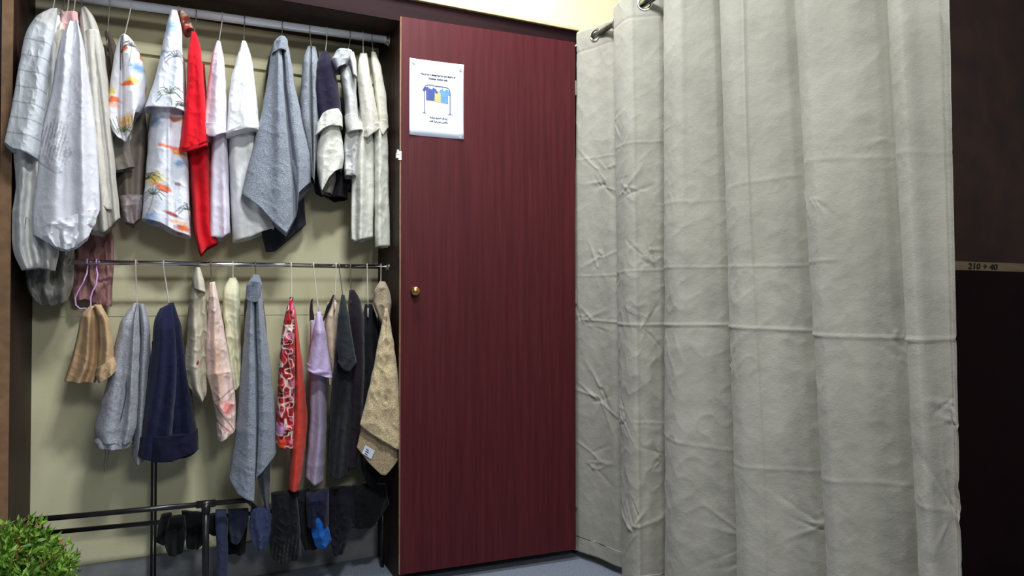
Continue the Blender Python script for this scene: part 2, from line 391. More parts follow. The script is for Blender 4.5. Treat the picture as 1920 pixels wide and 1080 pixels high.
# ------------------------------------------------------------------ cloth bodies
def resample(pts, n, curve=True):
    P = np.array(pts, float)
    d = np.r_[0, np.cumsum(np.linalg.norm(np.diff(P, axis=0), axis=1))]
    t = np.linspace(0, d[-1], n)
    # smooth the corners of the traced line a little
    Q = np.stack([np.interp(t, d, P[:, 0]), np.interp(t, d, P[:, 1])], 1)
    if curve and len(P) > 2 and n > 12:
        k = max(1, n//26); ker = np.ones(2*k+1)/(2*k+1)
        for _ in range(2):
            for c in range(2):
                q = np.r_[np.full(k, Q[0,c]) + (np.arange(-k,0))*(Q[1,c]-Q[0,c]), Q[:,c], Q[-1,c]+(np.arange(1,k+1))*(Q[-1,c]-Q[-2,c])]
                Q[:, c] = np.convolve(q, ker, 'valid')
    return Q
def hang(name, L, R, B, mat, parent, yc=.17, b=.12, folds=4.0, famp=.012, crump=.0022, seed=1, nu=96, nv=90,
         paint=None, lean=0.0, top=.22, ramp=.16, ridges=(), hollow=True, sharp=1.0):
    """a hanging hollow body of cloth: traced sides L and R (top to bottom), hem B (left to right),
    set at its own distance yc with real depth b either way along the hanger's direction"""
    Lp = resample(L, nv); Rp = resample(R, nv)
    wpx = float(np.median(np.abs(Rp[:,0]-Lp[:,0]))); folds = min(folds, max(.8, wpx/24.)); famp = famp*min(1.0, wpx/48.+.15); crump = crump*min(1.0, wpx/60.+.2)
    if B is None: B = [L[-1], R[-1]]
    B = [L[-1]] + [p for p in B if p != L[-1] and p != R[-1]] + [R[-1]]
    ns = 80
    Bp = resample(B, ns, False); sB = np.linspace(0, 1, ns)
    base = np.stack([Lp[-1,0]*(1-sB)+Rp[-1,0]*sB, Lp[-1,1]*(1-sB)+Rp[-1,1]*sB], 1)
    dB = Bp - base
    th = np.linspace(0, 2*math.pi, nu, endpoint=False)
    s = (1-np.cos(th))/2; sn = np.sin(th)
    def row(v):
        k = v*(nv-1); i = min(int(k), nv-2); f = k-i
        l = Lp[i]*(1-f)+Lp[i+1]*f; r = Rp[i]*(1-f)+Rp[i+1]*f
        w_ = v**2.5
        px = l[0]*(1-s)+r[0]*s + w_*np.interp(s, sB, dB[:,0]); py = l[1]*(1-s)+r[1]*s + w_*np.interp(s, sB, dB[:,1])
        return px, py
    cxm = (Lp[:,0].mean()+Rp[:,0].mean())/2
    D = ray(cxm, 560); D[2] = 0; D /= np.linalg.norm(D)
    ymid = (Lp[:,1].min()+max(Lp[-1,1], Rp[-1,1]))/2
    def ring(v, shrink=1.0, pxs=1.0):
        px, py = row(v)
        m = px.mean()
        px = m+(px-m)*pxs
        bb = b*min(1.0, top+(1-top)*(v/ramp)**.6 if ramp > 0 else 1.0)
        e = np.sign(sn)*np.abs(sn)**.62
        fa = famp*min(1, .12+v*1.4)
        sw = s + .05*(vnoise(np.full_like(s, v*3), s*2, seed+5)-.5)
        front = sn > 0
        ph = seed*1.7
        f = np.sin(2*math.pi*folds*sw + ph + 1.3*math.sin(v*2.2+seed)) * (.55+.9*vnoise(s*3, np.full_like(s, v*2.0), seed+2))
        f = np.sign(f)*np.abs(f)**sharp
        f2 = np.sin(2*math.pi*folds*1.35*sw + ph*2.1 + 2)*.6
        off = -bb*e*shrink
        wgt = np.abs(sn)**.5
        disp = fa*np.where(front, f, f2)
        for (a0, a1, am, wd_) in ridges:
            c_ = a0+(a1-a0)*v
            disp = disp + np.where(front, am*np.exp(-((s-c_)/wd_)**2), 0)
        cr = crump*1.7*(ridged(px/26.+3*np.sign(sn), py/34., seed+7)-.45) + crump*1.0*(ridged(px/9.+py/40., py/15.-px/26., seed+8)-.45)*(.3+1.4*vnoise(px/30., py/40., seed+9))
        off = off - (disp+cr)*wgt*np.where(front, 1, -1)
        # the edges are never quite straight
        px = px + 1.3*(vnoise(py/16.+5*(s > .5), s*0+seed, seed+3)-.5)*np.abs(np.cos(th))*min(1, v*6)
        P = at(px, py, yc+lean*v) + D*off[:, None]
        P[:, 1] = np.minimum(P[:, 1], YB-.008+.0*px)
        return P, px, py
    rows, pxs_, pys_ = [], [], []
    vs = np.linspace(0, 1, nv)
    for v in vs:
        P, a, c = ring(v); rows.append(P); pxs_.append(a); pys_.append(c)
    extra = [(1.0, .93, .985), (.985, .9, .97), (.9, .86, .95), (.8, .6, .7)] if hollow else [(1.0, .6, .7)]
    for (v, sh, ps) in extra:
        P, a, c = ring(v, sh, ps)
        if v == 1.0: P[:, 2] -= .0012
        rows.append(P); pxs_.append(a); pys_.append(c)
    V = np.concatenate(rows); n = len(rows)
    V = list(V)
    Fs = []
    for i in range(n-1):
        for k in range(nu):
            Fs.append((i*nu+k, (i+1)*nu+k, (i+1)*nu+(k+1)%nu, i*nu+(k+1)%nu))
    V.append(rows[0].mean(0)); V.append(rows[-1].mean(0))
    for k in range(nu):
        Fs.append((k, (k+1)%nu, len(V)-2)); Fs.append(((n-1)*nu+(k+1)%nu, (n-1)*nu+k, len(V)-1))
    cols = None
    if paint is not None:
        ax = np.concatenate(pxs_); ay = np.concatenate(pys_)
        S = np.tile(s, n)
        c = paint(ax, ay, S)
        cols = np.concatenate([c, c[:1], c[-1:]])
    return mesh(name, V, Fs, mat, parent, True, cols)

# --- print helpers: marks of the fabric itself
def canvas(ax, rgb): return np.tile(lin(*rgb), (len(ax), 1))
def put(c, m, rgb, a=1.0):
    m = (np.clip(m, 0, 1)*a)[:, None]; return c*(1-m)+lin(*rgb)*m
def blob(ax, ay, cx, cy, rx, ry, ang=0, soft=.35, wob=.5, seed=0):
    a = math.radians(ang); dx = ax-cx; dy = ay-cy
    u = dx*math.cos(a)+dy*math.sin(a); v = -dx*math.sin(a)+dy*math.cos(a); rx *= 1.15; ry *= 1.3
    r = np.sqrt((u/rx)**2+(v/ry)**2) + wob*(vnoise(ax/5., ay/3., seed)-.5)
    return np.clip((1-r)/soft, 0, 1)
def stroke(ax, ay, pts, wd_):
    m = np.zeros(len(ax))
    for (x0, y0), (x1, y1) in zip(pts[:-1], pts[1:]):
        dx, dy = x1-x0, y1-y0; L2 = dx*dx+dy*dy+1e-9
        t = np.clip(((ax-x0)*dx+(ay-y0)*dy)/L2, 0, 1)
        d = np.hypot(ax-x0-t*dx, ay-y0-t*dy)
        m = np.maximum(m, np.clip((wd_-d)/.8+.5, 0, 1))
    return m
def palm(c, ax, ay, x, y, r, trunk=(0, 0), col=(64, 84, 50), seed=0):
    rs = random.Random(seed)
    for k in range(11):
        a = math.radians(-200+k*22+rs.uniform(-8, 8)); l = r*rs.uniform(.7, 1.15)
        ex, ey = x+l*math.cos(a), y+l*math.sin(a)*.75; mx_, my_ = x+.55*l*math.cos(a), y+.55*l*math.sin(a)*.85-r*.12
        c = put(c, stroke(ax, ay, [(x,y),(mx_,my_),(ex,ey+r*.18)], .75), col, .9)
    if trunk != (0, 0):
        c = put(c, stroke(ax, ay, [(x,y),(x+trunk[0]*.4+1,y+trunk[1]*.5),(x+trunk[0],y+trunk[1])], .9), (150,130,90), .8)
    return c
OR, BL, YE, MA = (232,112,56), (120,164,206), (240,214,96), (150,60,50)
def hawaii_big(ax, ay, S):
    c = canvas(ax, (226,230,240))
    c = put(c, blob(ax, ay, 322, 62, 16, 16, 35, .9), BL, .85); c = put(c, blob(ax, ay, 303, 108, 12, 5, 10, .6), (100,130,160), .7)
    c = palm(c, ax, ay, 330, 118, 22, (0,0), (90,96,100), 3); c = palm(c, ax, ay, 318, 186, 26, (4,22), (74,92,66), 1)
    c = palm(c, ax, ay, 340, 206, 14, (0,0), (50,60,40), 12)
    c = put(c, blob(ax, ay, 290, 238, 20, 14, 0, .9), (96,136,176), .8)
    c = put(c, blob(ax, ay, 331, 236, 14, 5, 3, .5), (240,150,96), .9)
    c = put(c, blob(ax, ay, 322, 288, 26, 4, 12, .5), OR, .9); c = put(c, blob(ax, ay, 338, 297, 14, 4, 5, .5), (246,150,70), 1)
    c = put(c, blob(ax, ay, 336, 316, 12, 6, -10, .6), (100,150,190), .8)
    c = put(c, blob(ax, ay, 290, 343, 22, 13, 10, .8), YE, .95); c = put(c, blob(ax, ay, 305, 360, 20, 6, 25, .5), OR, .95)
    c = put(c, blob(ax, ay, 332, 353, 7, 3, 10, .5), (150,90,100), .8)
    c = palm(c, ax, ay, 278, 340, 20, (0,0), (46,60,34), 5); c = palm(c, ax, ay, 289, 372, 24, (-16,42), (60,84,66), 7)
    c = palm(c, ax, ay, 352, 398, 22, (4,30), (46,70,56), 9)
    c = put(c, blob(ax, ay, 283, 411, 16, 8, 5, .8), (110,160,214), .8)
    c = put(c, blob(ax, ay, 320, 407, 17, 3.5, 22, .5), (170,70,60), .95); c = put(c, blob(ax, ay, 343, 433, 18, 5, 12, .5), OR, .95)
    c = put(c, blob(ax, ay, 335, 422, 22, 3.5, 12, .6), (240,170,110), .8); c = put(c, blob(ax, ay, 296, 425, 16, 3, 12, .5), OR, .8)
    c = put(c, stroke(ax, ay, [(272,206),(300,208),(347,214)], .7), (150,146,150), .7)
    return c
def hawaii_small(ax, ay, S):
    c = canvas(ax, (226,226,232))
    c = put(c, blob(ax, ay, 233, 105, 7, 5, 5, .4), OR, 1); c = put(c, blob(ax, ay, 265, 115, 5, 7, 0, .4), (220,90,50), 1)
    c = put(c, blob(ax, ay, 257, 138, 18, 9, 12, .8), BL, .95); c = palm(c, ax, ay, 246, 100, 18, (-4,30), (60,66,50), 2)
    c = put(c, blob(ax, ay, 248, 165, 15, 6, 5, .6), YE, .95); c = put(c, blob(ax, ay, 240, 169, 14, 5, 14, .5), OR, 1)
    c = put(c, blob(ax, ay, 209, 180, 9, 9, 0, .7), YE, .95); c = put(c, blob(ax, ay, 212, 196, 15, 6, 10, .5), OR, .95)
    c = put(c, blob(ax, ay, 212, 206, 15, 4, 10, .6), (240,170,140), .8); c = put(c, blob(ax, ay, 238, 235, 15, 12, 0, .7), (236,180,90), .9)
    c = put(c, blob(ax, ay, 275, 175, 4, 16, 0, .6), (190,120,50), .8)
    for k in range(7): c = put(c, stroke(ax, ay, [(205+k*7,228+5*(k%2)),(212+k*6,245),(222+k*3,262-k)], .7), (70,84,46), .8)
    c = palm(c, ax, ay, 232, 252, 16, (0,0), (80,110,50), 4)
    c = put(c, stroke(ax, ay, [(228,70),(226,100),(226,140)], 1.0), (50,46,46), .9)
    return c
def striped(ax, ay, S):
    c = canvas(ax, (208,212,216)); t = ay - (ax-20)*.26
    for k in range(9): c = put(c, np.clip(1.5-np.abs(t-(72+30*k)), 0, 1), (120,134,140), .75)
    c = put(c, np.clip(3-np.abs(ay-(ax-8)*.48-264), 0, 1), (186,196,200), .6)
    c = put(c, np.clip((60-ay)/18., 0, 1), (176,174,168), .8)
    return c
def graffiti(ax, ay, S):
    c = canvas(ax, (216,218,225))
    g = blob(ax, ay, 100, 268, 30, 44, -14, .5)*np.clip((135-ax)/6, 0, 1)*np.clip((ay-214-(122-ax)*.75)/5, 0, 1)
    lines = (np.sin(ax*.95+ay*.25+2.5*vnoise(ax/6., ay/9., 4)) > -.2).astype(float)
    c = put(c, g*lines, (160,158,164), .85)
    c = put(c, blob(ax, ay, 100, 275, 6, 6, 0, .2), (224,226,232), 1)
    c = put(c, stroke(ax, ay, [(72,305),(86,318),(105,332),(117,330)], 1.4), (160,158,164), .7)
    c = put(c, stroke(ax, ay, [(132,285),(124,290),(120,300),(128,302),(133,294),(130,284)], 1.6), (166,164,170), .7)
    pts = []
    for k in range(90):
        a = k*.42; pts.append((137+k*.27+7*math.cos(a)-4, 140+k*1.2+9*math.sin(a*1.3)))
    c = put(c, stroke(ax, ay, pts, .55), (184,182,196), .75)
    pts = [(130+10*math.cos(k*.7)+k*.5, 195+k*2+8*math.sin(k*1.1)) for k in range(26)]
    return put(c, stroke(ax, ay, pts, .55), (184,182,196), .75)
def floral(ax, ay, S):
    c = canvas(ax, (168,26,36)); n = vnoise(ax/8., ay/9., 31); m = vnoise(ax/11.+9, ay/14., 33); q = vnoise(ax/6., ay/9., 35)
    c = put(c, np.clip((m-.70)*9, 0, 1), (214,120,150), 1); c = put(c, np.clip((q-.60)*9, 0, 1), (84,12,22), 1)
    c = put(c, np.clip((.075-np.abs(n-.5))*24, 0, 1), (240,214,200), 1); c = put(c, np.clip((.03-np.abs(m-.42))*30, 0, 1), (236,190,180), .9)
    c = put(c, blob(ax, ay, 526, 800, 10, 9, 0, .3), (200,140,190), .9); c = put(c, blob(ax, ay, 528, 826, 9, 7, 0, .3), (214,70,40), 1)
    return c
def pinkstain(ax, ay, S):
    c = canvas(ax, (232,206,196)); c = put(c, blob(ax, ay, 408, 690, 12, 90, -4, .9), (220,176,146), .8)
    c = put(c, blob(ax, ay, 427, 760, 12, 13, 0, .6), (226,120,116), .85); c = put(c, blob(ax, ay, 392, 640, 7, 60, 0, .9), (236,190,180), .7)
    c = put(c, stroke(ax, ay, [(400,752),(418,740),(440,722)], 1.0), (120,70,60), .7); c = put(c, stroke(ax, ay, [(403,755),(420,778),(437,800)], 1.2), (150,84,76), .8)
    c = put(c, stroke(ax, ay, [(404,785),(420,795),(432,806)], 1.3), (190,70,70), .8); c = put(c, blob(ax, ay, 408, 605, 6, 3, 0, .5), (150,120,110), .6)
    return c
def spotted(ax, ay, S):
    c = canvas(ax, (196,188,166)); c = put(c, blob(ax, ay, 371, 677, 2.6, 3.6, 20, .3), (140,40,34), 1)
    return put(c, np.clip((610-ay)/30., 0, 1)*np.clip((372-ax)/8, 0, 1), (150,140,118), .6)
def stripes_grey(ax, ay, S):
    c = canvas(ax, (146,152,160)); h = (np.sin((ax*.7+ay)*1.6) > .2)*np.clip((ay-235)/8, 0, 1)
    return put(c, h.astype(float), (80,84,90), .7)
def pin(ax, ay, S):
    c = canvas(ax, (16,16,22)); t = ax + (ay-1000)*.12
    return put(c, np.clip(.75-np.abs((t % 7)-3.5), 0, 1)*np.clip((ay-985-(560-ax)*.5)/12, 0, 1), (96,92,92), .7)
def banded(base, dark, y0, slope, n=5, gap=7):
    def f(ax, ay, S):
        c = canvas(ax, base)
        for k in range(n): c = put(c, np.clip(2-np.abs(ay-(ax*slope)-y0-gap*k), 0, 1), dark, .35)
        return c
    return f

hooks = {}
def hanger(px_rail, neck, D_px, rail, r, label, mat, hw=.10, drop=.055, stem_kink=0.0, group='hangers on the rails'):
    """hook over the rail, stem to the neck, two sloping arms and a bar, all in one bent wire"""
    ra, rb = (r1a, r1b) if rail == 1 else (r2a, r2b); rr = .0155 if rail == 1 else .0085
    y = YR if rail == 1 else YR2
    q = at(px_rail, 300, y); t = (q[0]-ra[0])/(rb[0]-ra[0]); c = ra+(rb-ra)*t
    nk = at(neck[0], neck[1], y); nk[1] = y
    D = ray(D_px, 560); D[2] = 0; D /= np.linalg.norm(D)
    R_ = rr+r+.0008
    g = [c + D*R_*math.cos(a) + np.array([0,0,R_*math.sin(a)]) for a in np.linspace(math.radians(-25), math.radians(180), 12)]
    g.append(c - D*R_*.8 + np.array([0,0,-R_*.9])); g.append(c*.75+nk*.25 + np.array([0,0,-R_*.6]) - D*R_*.15 + np.array([stem_kink,0,0]))
    g.append(nk*.8+c*.2 + np.array([stem_kink,0,0])); g.append(nk)
    e1 = nk + D*hw - np.array([0,0,drop]); e2 = nk - D*hw - np.array([0,0,drop])
    arm = [nk, nk*.7+e1*.3+np.array([0,0,.008]), e1, e1*.5+e2*.5-np.array([0,0,.003]), e2, nk*.7+e2*.3+np.array([0,0,.008]), nk]
    V, Fs = merge(tube_geo(g, r, 8), tube_geo(arm, r, 8))
    o = mesh('clothes_hanger', V, Fs, mat, None, True)
    tag(o, label, 'hanger', group)
    return o

def thing(name, label, cat, px, py, y, group=None):
    return empty(name, at(px, py, y), label, cat, group)
def single(o, label, cat, group=None): return tag(o, label, cat, group)

GT = 'clothes hanging from the white top rail'; GB = 'clothes hanging from the chrome middle rail'; GR = 'clothes draped over the black rack'
SL = dict(ramp=.3, top=.12)
# ================================================================= top rail, left to right
t = thing('shirt', 'white shirt with thin grey stripes, leftmost on the top rail, sleeve hanging forward', 'shirt', 95, 20, .15, GT)
hang('body', [(100,30),(60,80),(40,200),(24,280),(31,350),(22,400),(22,470),(40,506)], [(112,30),(118,80),(120,280),(110,400),(112,470),(104,508)], [(75,502)], cloth((208,208,205)), t, yc=.0, b=.06, seed=3, famp=.018, crump=.008, ridges=[(.3,.5,-.02,.08)])
hang('sleeve', [(97,17),(68,32),(48,62),(38,110),(28,170),(17,230),(8,268)], [(108,17),(106,40),(94,110),(86,200),(72,300)], [(25,283),(50,291)], cloth((224,228,232), 'cotton', True), t, yc=-.065, b=.05, seed=5, famp=.008, crump=.0025, nu=160, nv=170, paint=striped, folds=1.3)
t = thing('shirt', 'crumpled grey shirt at the far left whose hem droops below the chrome rail', 'shirt', 112, 40, .2, GT)
hang('body', [(108,22),(92,60),(84,200),(60,400),(46,490),(48,530),(60,565),(75,572)], [(122,22),(128,60),(132,200),(138,400),(140,480),(138,545),(125,565)], [(100,572)], cloth((176,174,166)), t, yc=.175, b=.06, seed=9, folds=3, famp=.026, crump=.034)
hang('collar', [(98,30),(92,45),(96,60)], [(126,28),(124,45),(112,60)], None, cloth((176,176,168)), t, yc=.09, b=.03, seed=10, ramp=0, folds=2, famp=.008)
t = thing('shirt', 'cream shirt with a dark printed mark, between the striped shirt and the white lettered shirt', 'shirt', 110, 50, .17, GT)
hang('body', [(108,46),(92,70),(84,150),(78,230),(76,260)], [(118,44),(124,80),(124,180),(122,225)], [(95,246)], cloth((208,204,192)), t, yc=-.01, b=.04, seed=12, folds=3, famp=.010)
hang('print', [(80,165),(78,185),(76,205)], [(88,160),(89,185),(84,208)], None, cloth((70,62,56)), t, yc=-.022, b=.008, seed=13, ramp=0, famp=.001, folds=2, nu=24, nv=16)
t = thing('blouse', 'dusty pink garment seen at the collar and below the white lettered shirt', 'blouse', 130, 30, .2, GT)
hang('body', [(118,26),(110,60),(112,200),(130,400),(138,470),(133,530),(136,566)], [(148,26),(150,60),(160,200),(200,400),(216,450),(212,510),(210,574)], [(160,560),(185,572)], cloth((178,134,132)), t, yc=.265, b=.04, seed=15, folds=4, famp=.022, crump=.024)
hang('collar', [(112,27),(106,60),(108,80)], [(146,26),(148,45),(128,70)], [(118,78)], cloth((214,170,170)), t, yc=.07, b=.03, seed=16, ramp=0, folds=2, famp=.007)
s_ = hang('shirt', [(128,44),(116,70),(106,120),(94,190),(74,262),(70,320),(60,400),(62,440)], [(146,42),(158,90),(168,160),(178,240),(186,330),(187,395)], [(88,456),(115,468),(140,466),(165,448)], cloth((232,234,240), 'cotton', True), None, yc=-.045, b=.07, seed=17, nu=180, nv=220, paint=graffiti, famp=.009, folds=2.5, ridges=[(.9,.6,.022,.10),(.2,.35,.014,.12)], crump=.002)
single(s_, 'bright white shirt with grey scribbled lettering print, frontmost at the left end', 'shirt', GT)
hang('hem_roll', [(80,425),(78,445),(100,462)], [(182,392),(180,420),(150,462)], [(125,470)], cloth((224,226,232)), s_, yc=-.085, b=.05, seed=18, ramp=0, folds=3, famp=.012, crump=.006)
t = thing('shirt', 'grey beige long shirt with many vertical folds, right behind the white lettered shirt', 'shirt', 160, 20, .17, GT)
hang('body', [(150,20),(146,60),(150,150),(160,260),(170,380),(170,437)], [(160,14),(180,40),(196,100),(206,180),(212,270),(220,360),(226,410)], [(195,440)], cloth((186,182,172)), t, yc=.12, b=.10, seed=21, folds=4, famp=.020, sharp=.8, crump=.002)
hang('panel', [(160,60),(166,200),(176,330),(185,380)], [(186,60),(196,170),(206,300),(212,394)], [(200,393)], cloth((200,196,186)), t, yc=.045, b=.03, seed=22, ramp=0, folds=3, famp=.010)
t = thing('dress', 'taupe garment with a shiny satin hem, behind the small tropical print garment', 'dress', 215, 90, .2, GT)
hang('body', [(196,60),(206,120),(208,220),(214,300),(222,380),(232,415)], [(206,60),(236,130),(272,200),(276,260),(270,330),(266,400)], [(250,425)], cloth((126,116,106)), t, yc=.25, b=.06, seed=24, folds=3, famp=.012)
hang('satin_hem', [(222,370),(228,400),(232,418)], [(268,368),(268,395),(264,410)], [(250,422)], cloth((150,136,136),'satin'), t, yc=.20, b=.06, seed=25, ramp=0, folds=4, famp=.01, crump=.006)
hang('pocket_flap', [(205,262),(210,300),(216,322)], [(240,255),(248,290),(252,314)], None, cloth((150,142,132)), t, yc=.16, b=.03, seed=26, ramp=0, folds=2, famp=.006)
s_ = hang('shorts', [(227,66),(214,105),(206,160),(200,205),(196,225),(208,248)], [(238,68),(256,92),(268,118),(276,160),(272,200),(262,214)], [(222,266),(236,270),(248,250),(252,218)], cloth((226,226,232), 'cotton', True), None, yc=.12, b=.085, seed=27, nu=190, nv=190, paint=hawaii_small, famp=.012, folds=1.6, ridges=[(.30,.35,-.03,.05)])
single(s_, 'small crumpled tropical print garment with palm and sunset motifs, nearest the left clothes bundle', 'shorts', GT)
t = thing('shirt', 'large white tropical shirt printed with palm trees and orange sunsets, left of the red shirt', 'shirt', 325, 25, .17, GT)
hang('body', [(312,110),(292,180),(280,230),(274,320),(266,412)], [(346,110),(350,210),(353,300),(358,446)], [(300,422),(330,438)], cloth((226,230,240), 'cotton', True), t, yc=.17, b=.11, seed=29, nu=190, nv=220, paint=hawaii_big, famp=.010, folds=1.7, ridges=[(.5,.55,.012,.05)])
hang('sleeve', [(320,20),(310,60),(300,110),(288,160),(271,206)], [(332,20),(341,60),(343,130),(347,214)], [(300,209)], cloth((226,230,240), 'cotton', True), t, yc=.08, b=.075, seed=30, nu=170, nv=180, paint=hawaii_big, famp=.006, folds=1.3, **SL)
def collar_p(ax, ay, S):
    c = canvas(ax, (214,170,150)); c = put(c, np.clip((vnoise(ax/6, ay/5, 3)-.5)*8, 0, 1), (236,232,236), .9)
    c = put(c, np.clip((vnoise(ax/8+5, ay/6, 4)-.55)*8, 0, 1), (214,96,60), 1); return put(c, blob(ax, ay, 353, 47, 8, 7, 0, .3), (110,56,44), .95)
hang('collar', [(334,22),(338,45),(345,62)], [(342,20),(356,38),(363,60)], None, cloth((220,200,190), 'cotton', True), t, yc=.13, b=.05, seed=31, ramp=.4, nu=110, nv=60, paint=collar_p, famp=.005, folds=2)
t = thing('shirt', 'bright red shirt hanging between the tropical shirt and a lilac white shirt', 'shirt', 365, 62, .17, GT)
hang('body', [(352,150),(350,285),(357,350),(362,430),(370,465)], [(384,120),(393,275),(395,350),(398,430),(410,456)], [(377,480),(388,466)], cloth((196,12,30)), t, yc=.20, b=.10, seed=33, famp=.018, folds=2.2)
hang('sleeve', [(359,60),(352,100),(350,160),(343,230),(336,280)], [(368,62),(377,95),(385,180),(392,268)], [(350,285),(370,279)], cloth((214,14,34)), t, yc=.09, b=.07, seed=34, famp=.007, folds=1.5, **SL)
hang('cuff', [(337,276),(338,288)], [(391,264),(390,276)], [(360,288)], cloth((206,10,30)), t, yc=.09, b=.07, seed=35, famp=.006, ramp=0, folds=2, nv=20)
def tee(label, px, py, col, sleeve, body, y1=.09, y2=.19, b1=.065, b2=.10, seed=1, name='shirt', cat='shirt', kind='cotton', g=GT, bcol=None, hemline=True, **k):
    t = thing(name, label, cat, px, py, (y1+y2)/2, g)
    hang('body', *body, cloth(bcol or col, kind), t, yc=y2, b=b2, seed=seed, famp=.013, folds=1.8, **k)
    L, R, B = sleeve
    hang('sleeve', L, R, B, cloth(col, kind), t, yc=y1, b=b1, seed=seed+1, famp=.007, folds=1.3, **SL)
    if hemline:
        up = 9
        hang('cuff', [(L[-1][0]+.4, L[-1][1]-up), (L[-1][0]-1.2, L[-1][1]+1.2)], [(R[-1][0]-.3, R[-1][1]-up), (R[-1][0]+1.2, R[-1][1]+1.2)], B and [(x, yy+1.2) for x, yy in B], cloth(col, kind), t, yc=y1-.001, b=b1+.002, seed=seed+1, famp=.006, folds=1.3, ramp=0, nv=14)
    return t
tee('lilac white shirt hanging just right of the red shirt', 408, 78, (224,218,232),
    ([(407,77),(399,100),(391,150),(383,210),(378,245)], [(413,78),(418,100),(423,150),(426,200),(425,250)], [(390,259),(402,262)]),
    ([(402,130),(397,250),(393,330),(390,446)], [(422,130),(426,260),(429,350),(432,438)], [(417,449)]), seed=37)
tee('plain white tee with a dark shoulder seam, left of the blue grey towel', 457, 78, (230,232,230),
    ([(454,77),(445,108),(433,150),(427,200),(425,255)], [(461,78),(471,108),(480,170),(487,247)], [(440,250),(465,246)]),
    ([(440,130),(428,250),(430,330),(436,455)], [(470,130),(486,250),(492,320),(514,428)], [(470,446)]), seed=41, b2=.09)
# grey towel
def towel_paint(base, dk, lines):
    def f(ax, ay, S):
        c = canvas(ax, base)
        for (x0, y0, x1, y1, w_) in lines: c = put(c, stroke(ax, ay, [(x0,y0),(x1,y1)], w_), dk, .45)
        return c
    return f
s_ = hang('garment', [(510,90),(498,130),(500,300),(486,420),(498,472)], [(540,90),(556,200),(566,330),(574,420)], [(515,470),(545,445)], cloth((52,54,62)), None, yc=.265, b=.045, seed=44, famp=.012)
single(s_, 'dark charcoal garment hanging behind the blue grey towel on the top rail', 'garment', GT)
t = thing('towel', 'blue grey bath towel hanging to a point from the top rail', 'towel', 527, 74, .12, GT)
hang('towel_body', [(520,73),(508,98),(502,150),(490,215),(470,295),(453,365)], [(536,73),(543,98),(552,160),(568,230),(584,295),(583,342)], [(490,393),(515,422),(537,441),(557,400),(560,366)],
     cloth((150,158,170), 'towel', True), t, yc=.09, b=.07, seed=45, nu=190, nv=200, paint=towel_paint((150,158,170), (190,196,206), [(468,308,534,352,1),(464,318,532,366,1.2),(470,300,536,342,.8),(458,360,537,436,1.4)]),
     famp=.008, folds=1.5, ridges=[(.62,.66,-.040,.045),(.40,.42,.020,.09),(.85,.85,.02,.1)], crump=.0016)
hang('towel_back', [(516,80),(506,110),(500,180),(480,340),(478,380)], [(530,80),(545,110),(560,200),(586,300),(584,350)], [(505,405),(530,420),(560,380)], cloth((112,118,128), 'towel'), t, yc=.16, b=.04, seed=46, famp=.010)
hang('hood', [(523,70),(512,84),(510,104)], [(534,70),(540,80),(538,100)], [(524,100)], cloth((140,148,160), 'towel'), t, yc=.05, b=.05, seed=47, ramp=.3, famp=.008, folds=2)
t = thing('towel', 'narrow grey towel with a ribbed lower band, just left of the navy shirt', 'towel', 583, 90, .14, GT)
hang('towel_body', [(577,88),(568,115),(562,200),(566,240),(578,290),(584,335)], [(592,90),(597,115),(601,200),(598,260),(592,300),(589,345)], None, cloth((146,152,160), 'towel', True), t, yc=.12, b=.08, seed=49, paint=stripes_grey, nu=120, nv=150, famp=.008, folds=1.5, ridges=[(.45,.6,-.03,.07)])
hang('dark_lining', [(586,90),(585,120),(590,200),(580,300),(590,360)], [(596,95),(602,130),(606,230),(600,300),(606,368)], None, cloth((34,34,42)), t, yc=.20, b=.04, seed=50, famp=.006)
t = thing('shirt', 'navy black short sleeved shirt with cream lower sleeves, right of the narrow grey towel', 'shirt', 610, 97, .16, GT)
hang('body', [(603,150),(598,250),(602,330),(600,360)], [(632,150),(645,250),(655,330),(652,372)], [(628,374)], cloth((18,16,22)), t, yc=.22, b=.08, seed=52, famp=.012)
hang('sleeve', [(604,96),(594,118),(588,165),(590,205),(598,232)], [(615,97),(627,125),(633,160),(641,215)], [(620,222)], cloth((28,22,44)), t, yc=.10, b=.07, seed=53, famp=.006, folds=1.4, **SL)
tag(hang('cuff', [(603,218),(594,236),(591,258)], [(636,208),(642,218),(643,240)], [(606,247),(622,241)], cloth((214,214,204)), t, yc=.07, b=.06, seed=54, famp=.005, folds=1.4, ramp=0, nv=40), 'cream turned cuff')
tag(hang('lower_sleeve', [(606,240),(596,270),(592,300),(598,345)], [(636,236),(643,270),(645,300),(642,318)], [(604,362),(616,338),(628,326)], cloth((206,206,196)), t, yc=.10, b=.065, seed=55, famp=.008, folds=1.4, ramp=0), 'cream lower sleeve')
hang('hem_lining', [(600,336),(600,350),(606,362)], [(630,322),(630,340),(622,366)], None, cloth((120,114,104)), t, yc=.15, b=.05, seed=56, famp=.006, ramp=0, nv=20)
t = thing('jacket', 'pale grey hooded jacket with rolled sleeves, right of the navy shirt', 'jacket', 650, 96, .16, GT)
hang('body', [(644,130),(646,230),(655,300),(650,355)], [(668,130),(678,230),(680,290),(664,360)], None, cloth((70,68,66)), t, yc=.23, b=.06, seed=58, famp=.01)
hang('sleeve', [(640,110),(638,150),(646,200),(648,232)], [(662,108),(668,140),(669,190),(672,222)], [(658,224)], cloth((184,186,184)), t, yc=.11, b=.06, seed=59, famp=.008, folds=1.8, **SL)
hang('hood', [(646,94),(630,99),(620,118),(630,136)], [(656,94),(661,100),(660,112),(650,126)], [(640,130)], cloth((170,174,176)), t, yc=.07, b=.055, seed=60, famp=.009, folds=2, ramp=.3, crump=.006)
